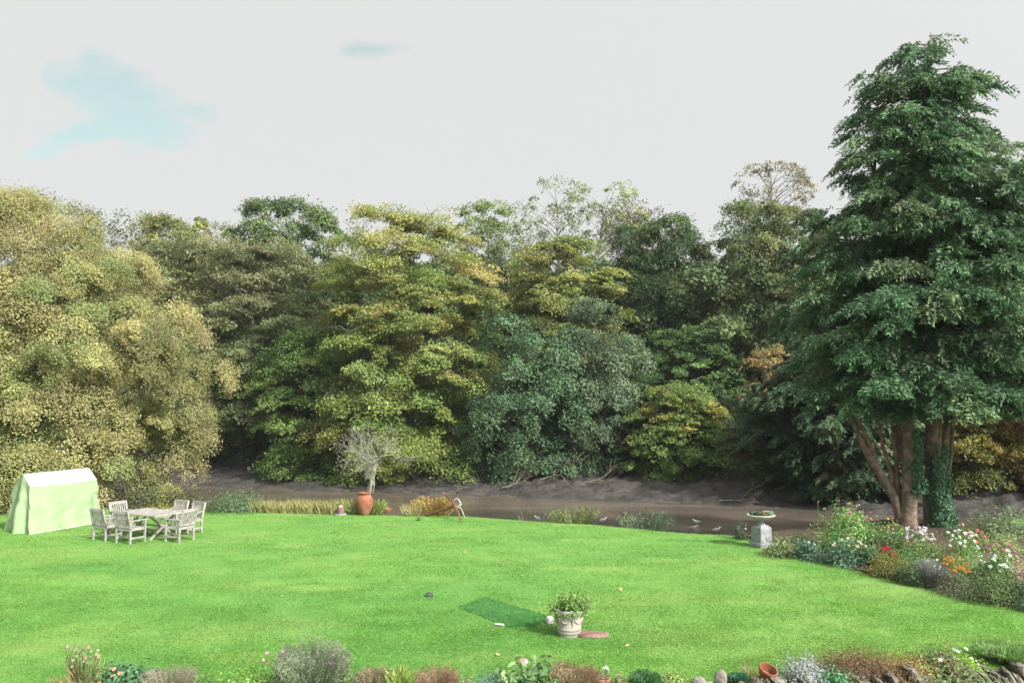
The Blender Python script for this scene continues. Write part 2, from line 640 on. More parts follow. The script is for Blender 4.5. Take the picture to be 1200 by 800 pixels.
gx = axis(-48, 48, .25, ([5, 15, 40, 100, 300, 800, 2000], [5, 15, 40, 100, 300, 800, 2000]))
gy = np.concatenate([[-2000, -500, -150, -60, -20, 0, 6, 9], np.arange(10, 14, .1), np.arange(14, 33, .5), np.arange(33, 62, .22), np.arange(62, 73, .6), np.arange(73, 150, 2.0), [170, 220, 300, 500, 900, 2500]])
X, Y = np.meshgrid(gx, gy)
Z = ground_z(X, Y)
nx_, ny_ = len(gx), len(gy)
idx = np.arange(nx_ * ny_).reshape(ny_, nx_)
F = np.stack([idx[:-1, :-1], idx[:-1, 1:], idx[1:, 1:], idx[1:, :-1]], -1).reshape(-1, 4)
g = raw_mesh('ground', np.stack([X, Y, Z], -1).reshape(-1, 3), F, ground_mat(), col=ground_col(X, Y).reshape(-1, 3), smooth=True)
tag(g, 'grey tidal mud banks and wooded hillside ground across the river', kind='structure')

# driveway below the wall
dv = MB().add([(-80, -60, -1.046), (80, -60, -1.046), (80, 10.5, -1.046), (-80, 10.5, -1.046)], [(0, 1, 2, 3)]).build('driveway', M['drive'])
tag(dv, 'gravel drive below the low stone wall', kind='structure')

# river
rx = np.linspace(-200, 200, 120)
lo, hi_ = f_near(rx) - 3, f_far(rx) + 3
V = np.concatenate([np.stack([rx, lo, np.full_like(rx, -1.6)], 1), np.stack([rx, hi_, np.full_like(rx, -1.6)], 1)])
F = np.array([(i, i + 1, 120 + i + 1, 120 + i) for i in range(119)])
rv = raw_mesh('river', V, F, water_mat())
tag(rv, 'shallow brown tidal river between mud banks', kind='structure')

# lawn and bed outlines
BEDF = [gr(905, 646), gr(935, 652), gr(962, 657), gr(985, 663), gr(1010, 670), gr(1060, 682), gr(1100, 691), gr(1140, 700), gr(1200, 710)]
BEDX = np.array([p.x for p in BEDF] + [13.5, 40.0])
BEDY = np.array([p.y for p in BEDF] + [13.2, 12.0])


def bed_front(x):
    return np.interp(x, BEDX, BEDY)


def lawn_mask(x, y):
    return (y < f_edge(x) + .35) & ~((x > BEDX[0]) & (x < 16.5) & (y > bed_front(x))) & (y > wall_y(x) + .3)


def lawn_tone(x, y):
    """patchy colour of the turf itself: lusher, mossier and drier places"""
    a = noise(x * .28, y * .55, seed=5, octaves=4)
    b = noise(x * 1.1 + 40, y * 2.4, seed=6, octaves=3)
    d = noise(x * .5 + 9, y * 1.0, seed=8, octaves=4)
    base = np.array([.134, .275, .058])
    dry = np.array([.180, .295, .076])
    lush = np.array([.108, .252, .055])
    q = np.clip((d - .54) * 3.5, 0, .7)[..., None]
    r = np.clip((a - .42) * 2.4, 0, 1)[..., None]
    c = base * (1 - r) + lush * r
    c = c * (1 - q) + dry * q
    return c * (.88 + .24 * b)[..., None]


lx = np.arange(-60, 41, .3)
ly = np.arange(11, 40, .15)
X, Y = np.meshgrid(lx, ly)
Z = ground_z(X, Y) + .012 + .012 * noise(X * 2, Y * 2, seed=12)
ins = lawn_mask(X, Y)
idx = np.arange(X.size).reshape(X.shape)
ok = ins[:-1, :-1] & ins[:-1, 1:] & ins[1:, 1:] & ins[1:, :-1]
F = np.stack([idx[:-1, :-1], idx[:-1, 1:], idx[1:, 1:], idx[1:, :-1]], -1)[ok]
lw = raw_mesh('lawn', np.stack([X, Y, Z], -1).reshape(-1, 3), F, lawn_mat(), col=(lawn_tone(X, Y) * .92).reshape(-1, 3), smooth=True)
tag(lw, 'bright green mown lawn sloping to the river edge', kind='structure')

# blades of grass over the lawn
N = 900000
y = 1 / (1 / 11.0 + rng.random(N) * (1 / 33.0 - 1 / 11.0))      # as many per row of the view
x = (rng.random(N) - .5) * 2 * (y * .70 + 1.0)
k = lawn_mask(x, y)
x, y = x[k], y[k]
z = ground_z(x, y) + .012
N = len(x)
a = rng.random(N) * 2 * np.pi
hgt = (.008 + .013 * rng.random(N)) * (.75 + .5 * noise(x * .7, y * .7, seed=31)) * (1 + y * .008)
wd = .0065 + .0006 * y * (.7 + .6 * rng.random(N))
lean = rng.normal(0, 1.1, (N, 2)) * hgt[:, None]
V = np.empty((N, 3, 3))
V[:, 0] = np.stack([x - np.cos(a) * wd, y - np.sin(a) * wd, z], 1)
V[:, 1] = np.stack([x + np.cos(a) * wd, y + np.sin(a) * wd, z], 1)
V[:, 2] = np.stack([x + lean[:, 0], y + lean[:, 1], z + hgt], 1)
cl = lawn_tone(x, y) * (.92 + .22 * rng.random((N, 1))) * (1 + rng.normal(0, .05, (N, 3)))
go = raw_mesh('grass', V.reshape(-1, 3), np.arange(N * 3).reshape(-1, 3), M['turf'], col=np.repeat(cl, 3, axis=0))
tag(go, 'short bright green grass of the mown lawn', 'grass', kind='stuff')

# bed soil
bx = np.linspace(BEDX[0], 16.6, 60)
V, F = [], []
for i, q in enumerate(bx):
    y0, y1 = bed_front(q) - .05, f_edge(q) + .5
    for t_ in np.linspace(0, 1, 30):
        yy = y0 + (y1 - y0) * t_
        V.append((q, yy, gz(q, yy) + .03 + .05 * math.sin(t_ * math.pi) + rng.normal(0, .012)))
for i in range(59):
    for j in range(29):
        F.append((i * 30 + j, i * 30 + 30 + j, i * 30 + 31 + j, i * 30 + j + 1))
bs = raw_mesh('flower_bed_ground', np.array(V), F, M['soil'], smooth=True)
tag(bs, 'dark soil of the flower bed beside the lawn', kind='structure')

# ------------------------------------------------------------------ trees
TG = 1.62


def mix_pal(pal, n, gain=1.0):
    P = np.minimum(np.array([p[:3] for p in pal]) * gain, .62)
    w = np.array([p[3] if len(p) > 3 else 1.0 for p in pal])
    i = rng.choice(len(P), n, p=w / w.sum())
    j = rng.choice(len(P), n, p=w / w.sum())
    t = (rng.random((n, 1)) * .5)
    c = P[i] * (1 - t) + P[j] * t
    return c * .93 + c.mean(1, keepdims=True) * .07


def bough_leaves(lv, C, out, s, style, pal, L, cover, ns=14, tone=None, sq=1.0, keep=1.0):
    global TG
    """fills boughs at C (n,3), pointing along out, of radius s (n,) with sprays of leaves"""
    n = len(C)
    bc = mix_pal(pal, n, TG) if tone is None else tone
    bc = bc * np.exp(rng.normal(0, .15, (n, 1)))
    up = np.array([0, 0, 1.0])
    S = np.repeat(np.arange(n), ns)
    m = len(S)
    if style == 'layer':
        lat = unit(np.cross(out, up) + 1e-6)
        fl = unit(out * np.array([1, 1, .25]))
        u = rng.random(m) * 1.9 - .75
        v = (rng.random(m) * 2 - 1) * (1.0 - .35 * np.abs(u))
        P = C[S] + s[S, None] * (fl[S] * u[:, None] + lat[S] * v[:, None])
        tl = rng.normal(0, .22, n)[S]
        P[:, 2] += s[S] * (.13 * rng.normal(size=m) - .26 * np.maximum(u, 0) ** 2 - .12 * v * v + tl * v)
        nrm = unit(up + .5 * out[S] + .3 * rng.normal(size=(m, 3)))
        flat, sr = .17, .33
    else:
        d = unit(out[S] * .75 + up * .55 + rdir(m) * 1.05)
        P = C[S] + s[S, None] * d * np.array([1, 1, .8]) * (.82 + .25 * rng.random((m, 1)))
        nrm = unit(d + up * .35 + .25 * rng.normal(size=(m, 3)))
        flat, sr = .38, .33
    sc_ = bc[S] * np.exp(rng.normal(0, .16, (m, 1)))
    smean = float(np.mean(s))
    nl = max(6, int(cover * math.pi * smean ** 2 / (L * L * .62 * .5 * ns)))
    Q = np.repeat(np.arange(m), nl)
    kq = len(Q)
    if keep < 1:
        Q = Q[rng.random(kq) < keep]
        kq = len(Q)
    nn = nrm[Q]
    t1 = unit(np.cross(nn, rdir(kq)))
    t2 = np.cross(nn, t1)
    rr = np.sqrt(rng.random(kq)) * s[S][Q] * sr * 1.25
    th = rng.random(kq) * 2 * np.pi
    p = P[Q] + (t1 * np.cos(th)[:, None] + t2 * np.sin(th)[:, None]) * rr[:, None] + nn * (rng.normal(size=kq) * s[S][Q] * sr * flat)[:, None]
    ln = unit(nn + .48 * rng.normal(size=(kq, 3)))
    col = sc_[Q] * np.exp(rng.normal(0, .13, (kq, 1))) * (1 + rng.normal(0, .06, (kq, 3)))
    l = L * (.7 + .6 * rng.random(kq))
    lv.add(p, ln, rdir(kq) + out[S][Q] * .6, l, l * .62, col)


def limb(tb, a, b, r0, r1, sag=.25, n=5, k=7, wob=.06):
    a, b = np.array(a, float), np.array(b, float)
    t = np.linspace(0, 1, k)[:, None]
    d = np.linalg.norm(b - a)
    mid = (a + b) / 2 + np.array([0, 0, d * sag])
    P = (1 - t) ** 2 * a + 2 * t * (1 - t) * mid + t * t * b
    P[1:-1] += rng.normal(0, wob * d / k, (k - 2, 3))
    tb.add(P, np.linspace(r0, r1, k), n)
    return P


def tree(name, label, d, sil, style, pal, trunk_px=None, s=1.3, L=None, cover=1.5, dens=1.4, group='trees of the wooded far bank', cat='tree', bark='bark',
         mat='leaf', base=None, tr=None, limbs=34, pale=0, top_pal=None, seed=0, depthk=.8, keep=1.0, ns=14):
    """sil: photo silhouette rows (py, left px, right px) of the crown at distance d"""
    global rng
    rng = np.random.default_rng(1000 + seed)
    rows = sorted(sil)
    zz = np.array([at(600, r[0], d).z for r in rows])[::-1]
    xl = np.array([at(r[1], r[0], d).x for r in rows])[::-1]
    xr = np.array([at(r[2], r[0], d).x for r in rows])[::-1]
    tx = at(trunk_px, 500, d).x if trunk_px else float(np.mean((xl + xr) / 2))
    bz = gz(tx, d) - .1 if base is None else base
    root = thing(name, label, cat, (tx, d, bz), 0, group)
    O = np.array([tx, d, bz])
    # boughs
    area = float(np.trapz(xr - xl, zz))
    s = s * .80
    nb = int(dens * (1.08 if style == 'dome' else 1.15) * area / (s * s))
    zg = np.linspace(zz[0], zz[-1], 60)
    wg = np.interp(zg, zz, xr - xl)
    cdf = np.cumsum(wg); cdf /= cdf[-1]
    z = np.interp(rng.random(nb), cdf, zg)
    z = np.clip(z, zz[0] + .35 * s, zz[-1] - (1.1 if style == 'dome' else .35) * s * (.5 + .5 * rng.random(nb)))
    L0, R0 = np.interp(z, zz, xl), np.interp(z, zz, xr)
    cx, hw = (L0 + R0) / 2, np.maximum((R0 - L0) / 2, .3)
    az = np.where(rng.random(nb) < .68, -np.pi / 2 + rng.normal(0, .95, nb), rng.random(nb) * 2 * np.pi)
    u = np.where(rng.random(nb) < .78, .72 + .3 * rng.random(nb) ** .7, .15 + .6 * rng.random(nb))
    lob = .74 + .50 * noise(np.cos(az) * 1.5 + seed, np.sin(az) * 1.5, z * .30, seed=seed, octaves=3)
    lob = lob + np.where(rng.random(nb) < .10, .06 + .14 * rng.random(nb), 0)
    hr = np.maximum(hw - s * .42, .2)
    C = np.stack([cx + np.cos(az) * hr * u * np.minimum(lob, 1.16), d + np.sin(az) * hr * u * depthk * lob, z], 1)
    zc = zz[0] + .45 * (zz[-1] - zz[0])
    out = unit(np.stack([np.cos(az) * u, np.sin(az) * u, .15 + .9 * (z - zc) / (zz[-1] - zz[0])], 1))
    sz = s * (.55 + .95 * rng.random(nb) ** 1.3)
    tone = None
    if top_pal is not None:
        w = np.clip((z - zz[0]) / (zz[-1] - zz[0]) + rng.normal(0, .2, nb), 0, 1)[:, None]
        tone = mix_pal(pal, nb, TG) * (1 - w) + mix_pal(top_pal, nb, TG) * w
    lv = Leaves()
    L = L or .0029 * d
    bough_leaves(lv, C, out, sz, style, pal, L, cover, tone=tone, keep=keep, ns=ns)
    # trunk and limbs
    tb = Tubes()
    H = zz[-1] - bz
    tr = tr or max(.16, H * .018)
    kk = 10
    ts = np.linspace(0, .88, kk)
    cxm = np.interp(bz + ts * H, zz, (xl + xr) / 2)
    P = np.stack([tx + (cxm - tx) * ts ** 1.3, np.full(kk, d), bz + ts * H], 1)
    P[1:] += rng.normal(0, H * .006, (kk - 1, 3))
    rad = tr * (1 - ts * .93)
    rad[0] *= 1.35
    tb.add(P - O, rad, 9)
    order = rng.permutation(nb)[:limbs]
    for i in order:
        b = C[i]
        h0 = max(bz + H * .12, b[2] - (.35 + .3 * rng.random()) * math.hypot(b[0] - tx, b[1] - d) - .4)
        f = np.clip((h0 - bz) / H, 0, .86)
        a0 = np.array([np.interp(f, ts, P[:, 0]), np.interp(f, ts, P[:, 1]), bz + f * H])
        r0 = tr * (1 - f) * .45
        limb(tb, a0 - O, b - O, max(r0, .04), .018, .12)
    tb.build('trunk', M[bark], root)
    lv.build('crown', M[mat], root, O)
    if pale:
        fr = np.where(C[:, 1] < d)[0]
        for i in rng.choice(fr, min(pale, len(fr)), replace=False):
            tw = Tubes()
            b = C[i] + out[i] * sz[i] * .8 + np.array([0, 0, .1])
            a0 = C[i] - out[i] * sz[i] * 1.2
            Pm = limb(tw, a0 - O, b - O, .05, .014, .06, 4, 6, .2)
            for q in (2, 3, 4):
                for sgn in (-1, 1):
                    e = Pm[q] + (out[i] * .5 + np.array([out[i][1] * sgn, -out[i][0] * sgn, .25 + rng.normal(0, .2)])) * sz[i] * .6
                    limb(tw, Pm[q], e, .022, .008, .05, 3, 4, .25)
            tw.build('bare_branch', M['twig'], root)
    return root


def grow(tb, tips, p, dr, ln, r, depth, spread=.55, up=.12, k=3, shrink=.72, minr=.008, n=5):
    """recursive open branching"""
    pts = [p]
    q, dd = np.array(p, float), np.array(dr, float)
    for i in range(4):
        dd = unit(dd + rng.normal(0, .10, 3) + np.array([0, 0, up * .25]))
        q = q + dd * ln / 4
        pts.append(q)
    tb.add(np.array(pts), np.linspace(r, max(r * .66, minr), 5), n if depth > 1 else 4)
    if depth == 0:
        tips.append((q, dd))
        return
    for j in range(k):
        o = unit(rng.normal(size=3))
        o = unit(o - dd * o.dot(dd))
        nd_ = unit(dd + o * spread * (.7 + .6 * rng.random()) + np.array([0, 0, up]))
        st = pts[-1] if j < 2 else pts[rng.integers(2, 4)]
        grow(tb, tips, st, nd_, ln * shrink * (.8 + .4 * rng.random()), r * (.62 if j == 0 else .5), depth - 1, spread, up, k, shrink, minr, n)


def open_tree(name, label, px, d, top_py, pal, depth=5, spread=.55, leafn=26, L=None, seed=0, bark='twig', r=.2, first=.28, ratio=.72, k=3, up=.12, group='trees of the wooded far bank', base=None, cl=.32, lean=0.0):
    global rng
    rng = np.random.default_rng(3000 + seed)
    p0 = at(px, 500, d)
    bz = gz(p0.x, d) - .1 if base is None else base
    root = thing(name, label, 'tree', (p0.x, d, bz), 0, group)
    H = at(px, top_py, d).z - bz
    tb, tips = Tubes(), []
    tot = sum(ratio ** i for i in range(depth + 1))
    grow(tb, tips, np.zeros(3), unit(np.array([lean, 0, 1.0])), H * .95 / tot * 1.02, r, depth, spread, up, k, ratio, .00028 * d)
    T = np.array([t[0] for t in tips])
    D = np.array([t[1] for t in tips])
    zs = H / max(T[:, 2].max() + .2, .1)
    top_c = T[:, :2].mean(0) / max(T[:, 2].mean(), .1)
    for v in tb.v:
        v[:, :2] -= top_c * v[:, 2:3]
        v[:, 2] *= zs
    T[:, :2] -= top_c * T[:, 2:3]
    T[:, 2] *= zs
    tb.build('trunk', M[bark], root)
    if leafn:
        lv = Leaves()
        Q = np.repeat(np.arange(len(T)), leafn)
        c = T[Q] + rng.normal(0, cl, (len(Q), 3)) * np.array([1, 1, .6])
        bc = mix_pal(pal, len(T)) * np.exp(rng.normal(0, .15, (len(T), 1)))
        L = L or .0034 * d
        lv.add(c, unit(np.array([0, -.3, 1.0]) + .7 * rng.normal(size=(len(Q), 3))), rdir(len(Q)), L * (.7 + .6 * rng.random(len(Q))), L * .6, bc[Q] * np.exp(rng.normal(0, .2, (len(Q), 1))))
        lv.build('crown', M['leaf'], root)
    return root


TAN = [(.205, .190, .080, 3), (.170, .172, .066, 3), (.122, .15, .053, 2.6), (.21, .186, .096, 1)]
YEL = [(.215, .20, .065, 2), (.18, .19, .06, 3), (.125, .16, .048, 3), (.23, .19, .07, .5)]
YGR = [(.10, .15, .03, 3), (.14, .18, .04, 2), (.075, .12, .03, 2)]
MID = [(.055, .095, .028, 3), (.075, .12, .035, 2), (.045, .075, .025, 2)]
DRK = [(.03, .06, .022, 3), (.045, .08, .028, 2), (.06, .085, .03, 1)]
OLV = [(.07, .095, .03, 3), (.10, .115, .04, 2), (.05, .075, .025, 2)]
GRY = [(.075, .11, .06, 3), (.10, .135, .075, 2), (.055, .085, .045, 2)]
HOL = [(.038, .078, .034, 3), (.055, .10, .044, 2), (.08, .125, .055, 1)]
LIM = [(.10, .165, .045, 3), (.075, .13, .04, 2), (.14, .19, .06, 1)]
GOLD = [(.19, .145, .035, 2), (.15, .14, .035, 2), (.085, .105, .03, 2)]
RUST = [(.18, .095, .035, 3), (.15, .115, .035, 2), (.09, .09, .03, 2), (.2, .08, .03, 1)]

tree('sycamore_tree', 'huge olive tan rounded tree behind the covered swing seat', 34.5,
     [(232, -70, 24), (258, -130, 84), (292, -190, 124), (340, -230, 166), (390, -250, 212), (430, -260, 232), (470, -250, 216), (520, -240, 202), (560, -230, 215), (590, -210, 216)],
     'dome', TAN, trunk_px=40, s=1.22, L=.078, cover=1.6, dens=3.3, group='trees on the near bank', limbs=40, seed=1, ns=16, pale=10)
# skyline row
open_tree('bare_tree', 'small grey twiggy tree top above the left shoulder of the wood', 143, 84, 238, OLV, depth=5, leafn=8, seed=2, r=.16, cl=.36)
tree('oak_tree', 'olive yellow tree top just right of the huge tan tree', 74, [(256, 178, 238), (280, 165, 262), (330, 160, 268), (400, 165, 262)], 'dome', [(.15, .16, .05, 2), (.10, .125, .04, 2), (.19, .18, .07, 1)], s=1.5, seed=3)
tree('oak_tree', 'dark green rounded oak on the skyline left of the yellow beech', 72, [(247, 318, 372), (262, 282, 402), (300, 268, 412), (350, 270, 410), (420, 280, 400)], 'dome', [(.05, .085, .028, 3), (.075, .105, .035, 2), (.035, .06, .022, 1)], s=1.5, seed=4)
tree('beech_tree', 'layered dark green beech with pale twig tips between oak and tan tree', 62, [(286, 205, 345), (320, 190, 372), (380, 200, 395), (440, 215, 400), (490, 215, 400), (522, 225, 380)], 'layer', [(.05, .085, .028, 3), (.07, .105, .035, 2), (.10, .12, .05, 1)], s=1.8, seed=5, pale=26, cover=1.6, dens=1.5, ns=20,
     top_pal=[(.10, .115, .05, 2), (.14, .14, .07, 1)])
tree('beech_tree', 'big yellow green beech at the middle of the far bank', 56.0,
     [(246, 440, 505), (262, 410, 535), (300, 388, 562), (350, 384, 574), (400, 380, 580), (450, 385, 565), (500, 385, 555), (545, 392, 552), (574, 405, 540)], 'layer', YGR, trunk_px=478, s=1.8, seed=6, pale=24, cover=1.6, dens=1.6, ns=20, top_pal=YEL)
tree('beech_tree', 'low green beech boughs reaching over the mud left of the yellow beech', 57.3, [(385, 345, 410), (420, 318, 425), (470, 300, 430), (515, 310, 432), (562, 325, 440)], 'layer', [(.07, .12, .03, 3), (.10, .145, .035, 2), (.05, .09, .028, 2)], s=1.5, seed=7, cover=1.6, dens=1.6, ns=18)
open_tree('bare_tree', 'faint bare twiggy tree top left of the yellow beech crown', 400, 90, 232, OLV, depth=5, leafn=3, seed=8, r=.14, spread=.4)
tree('ash_tree', 'pale green ash top rising behind the yellow beech', 76, [(240, 550, 582), (258, 535, 606), (300, 530, 615), (360, 535, 612), (400, 540, 610)], 'dome', [(.12, .155, .055, 3), (.085, .12, .045, 2), (.16, .18, .08, 1)], s=1.2, seed=9, cover=.9)
open_tree('ivy_clad_tree', 'thin tree of upright bare stems beside the pale ash', 601, 73, 262, LIM, depth=5, leafn=9, seed=10, spread=.32, r=.2, up=.22)
tree('ash_tree', 'tall open ash against the sky left of the broad open ash', 88, [(213, 636, 668), (226, 614, 690), (250, 608, 694), (280, 616, 690), (310, 630, 680)], 'dome', [(.14, .16, .075, 2), (.11, .135, .065, 2)], trunk_px=655, s=1.5, seed=11, cover=.32, dens=.9, limbs=90, bark='twig', tr=.28, ns=12)
tree('ash_tree', 'broad open ash against the sky with thicker forked trunk', 84, [(218, 690, 722), (226, 672, 744), (248, 664, 756), (270, 672, 752), (300, 680, 730)], 'dome', [(.12, .15, .06, 2), (.15, .165, .075, 2)], trunk_px=696, s=1.5, seed=12, cover=.45, dens=.9, limbs=90, bark='twig', tr=.42, ns=12)
open_tree('bare_tree', 'small purplish twiggy tree right of the broad open ash', 738, 88, 232, [(.10, .09, .07, 2)], depth=6, leafn=5, seed=13, spread=.5, r=.18)
tree('maple_tree', 'soft yellow olive tree below the open ashes', 64, [(283, 625, 690), (300, 604, 722), (340, 592, 732), (385, 590, 728), (430, 600, 720)], 'layer', [(.15, .165, .045, 3), (.105, .135, .04, 2), (.20, .19, .06, 1)], s=1.6, seed=14, pale=6, cover=1.5, dens=1.5, ns=18)
tree('oak_tree', 'very dark green oak right of the yellow olive tree', 66, [(259, 745, 790), (275, 728, 812), (310, 722, 822), (370, 725, 830), (430, 730, 835), (480, 735, 830)], 'dome', DRK, s=1.35, seed=15, cover=1.6, dens=1.5)
tree('oak_tree', 'large olive green oak between dark oak and tall conifer', 64, [(246, 860, 930), (262, 828, 960), (300, 812, 985), (350, 808, 995), (410, 815, 1000), (450, 830, 1000)], 'dome', [(.065, .085, .032, 3), (.095, .105, .042, 2), (.045, .065, .026, 2)], s=1.35, seed=16, cover=1.6, dens=1.5, top_pal=OLV)
tree('bare_tree', 'round bare topped tree on the hilltop left of the conifer', 98, [(194, 884, 924), (203, 864, 944), (220, 852, 956), (240, 850, 956), (262, 862, 948)], 'dome', [(.13, .12, .07, 2), (.10, .10, .06, 1)], trunk_px=905, s=1.5, seed=17, cover=.34, dens=.95, limbs=110, bark='twig', tr=.4, ns=12)
# front row along the bank
tree('holm_oak_tree', 'glossy dark green rounded holm oak overhanging the mud, centre', 54.8, [(378, 600, 655), (398, 560, 672), (425, 566, 698), (460, 540, 690), (500, 534, 702), (535, 545, 690), (563, 560, 680)], 'dome', HOL, s=1.3, seed=18, cover=1.7, dens=1.05, mat='gloss', ns=18)
tree('holm_oak_tree', 'grey green holm oak right of the glossy dark one', 54.6, [(352, 688, 718), (378, 664, 730), (415, 650, 752), (450, 662, 738), (490, 648, 758), (530, 655, 745), (563, 660, 738)], 'dome', GRY, s=1.2, seed=19, cover=1.7, dens=1.05, ns=18)
tree('field_maple_tree', 'low bushy green tree with golden top over the mud', 52.4, [(452, 770, 822), (470, 746, 842), (500, 730, 852), (530, 728, 850), (560, 740, 838)], 'layer', [(.075, .125, .03, 3), (.10, .145, .04, 2)], s=.95, seed=20, cover=1.7, dens=1.8, top_pal=[(.24, .20, .045, 1), (.10, .145, .04, 3), (.17, .18, .045, 1)])
tree('hazel_tree', 'fresh green tree in the shade above the golden topped tree', 60, [(388, 770, 840), (410, 752, 868), (450, 750, 880), (490, 760, 880)], 'layer', [(.05, .095, .03, 3), (.075, .13, .04, 2)], s=1.1, seed=21, cover=1.5, dens=1.5)
tree('thorn_tree', 'grey green lichened tree beside the conifer with drooping bare twigs', 48.5, [(448, 880, 925), (470, 855, 940), (510, 845, 950), (545, 860, 945), (560, 880, 930)], 'layer', [(.055, .085, .04, 3), (.075, .105, .055, 2)], s=.95, seed=22, cover=1.4, dens=1.5, pale=26)
tree('cherry_tree', 'small tree with orange gold leaves left of the conifer', 52, [(405, 895, 915), (430, 872, 918), (470, 868, 912), (490, 872, 905)], 'dome', [(.21, .15, .055, 2), (.15, .125, .05, 2), (.09, .10, .04, 2)], s=.6, seed=23, cover=.5, dens=1.2)
tree('beech_tree', 'golden green beech skirt seen right of the ivy clad trunk', 45, [(455, 1110, 1180), (480, 1095, 1195), (520, 1090, 1195), (555, 1095, 1180), (577, 1110, 1160)], 'layer', GOLD, s=.95, seed=24, cover=1.5, dens=1.5)
tree('beech_tree', 'rusty orange beech at the right edge of the wood', 44, [(440, 1170, 1300), (480, 1160, 1320), (530, 1165, 1320), (578, 1180, 1300)], 'layer', RUST, s=.95, seed=25, cover=1.5, dens=1.4)
tree('holly_tree', 'dark green shrubby tree filling the bank left of low beech boughs', 64, [(400, 225, 330), (440, 212, 345), (490, 210, 345), (528, 220, 330)], 'layer', [(.035, .065, .028, 3), (.05, .085, .032, 2)], s=1.2, seed=27, cover=1.5, dens=1.4)
tree('laurel_tree', 'dark green tree filling the gap between grey holm oak and golden topped tree', 57.5, [(440, 700, 770), (480, 690, 775), (530, 695, 775), (556, 705, 765)], 'layer', DRK, s=1.1, seed=28, cover=1.5, dens=1.4)

# the mass of the wood up the hill, and the undergrowth on the bank
rng = np.random.default_rng(77)


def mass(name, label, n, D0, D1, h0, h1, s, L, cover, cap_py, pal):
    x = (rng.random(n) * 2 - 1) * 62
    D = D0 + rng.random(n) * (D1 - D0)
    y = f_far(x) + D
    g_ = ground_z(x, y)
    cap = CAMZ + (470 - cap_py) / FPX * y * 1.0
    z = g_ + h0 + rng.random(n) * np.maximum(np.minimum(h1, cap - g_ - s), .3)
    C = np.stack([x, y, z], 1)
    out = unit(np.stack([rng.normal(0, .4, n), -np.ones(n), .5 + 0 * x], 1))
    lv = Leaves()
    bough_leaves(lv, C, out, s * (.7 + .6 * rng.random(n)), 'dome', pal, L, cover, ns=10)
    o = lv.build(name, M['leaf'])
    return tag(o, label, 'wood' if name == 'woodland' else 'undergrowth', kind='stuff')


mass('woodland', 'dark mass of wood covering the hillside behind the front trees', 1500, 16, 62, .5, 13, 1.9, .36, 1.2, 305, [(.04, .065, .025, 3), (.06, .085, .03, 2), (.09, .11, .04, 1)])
mass('undergrowth', 'dark ivy and fern undergrowth under the bank trees', 1500, 6.6, 18, .1, 2.2, .9, .2, 1.2, 420, [(.03, .055, .022, 3), (.045, .075, .03, 2), (.06, .06, .03, 1)])


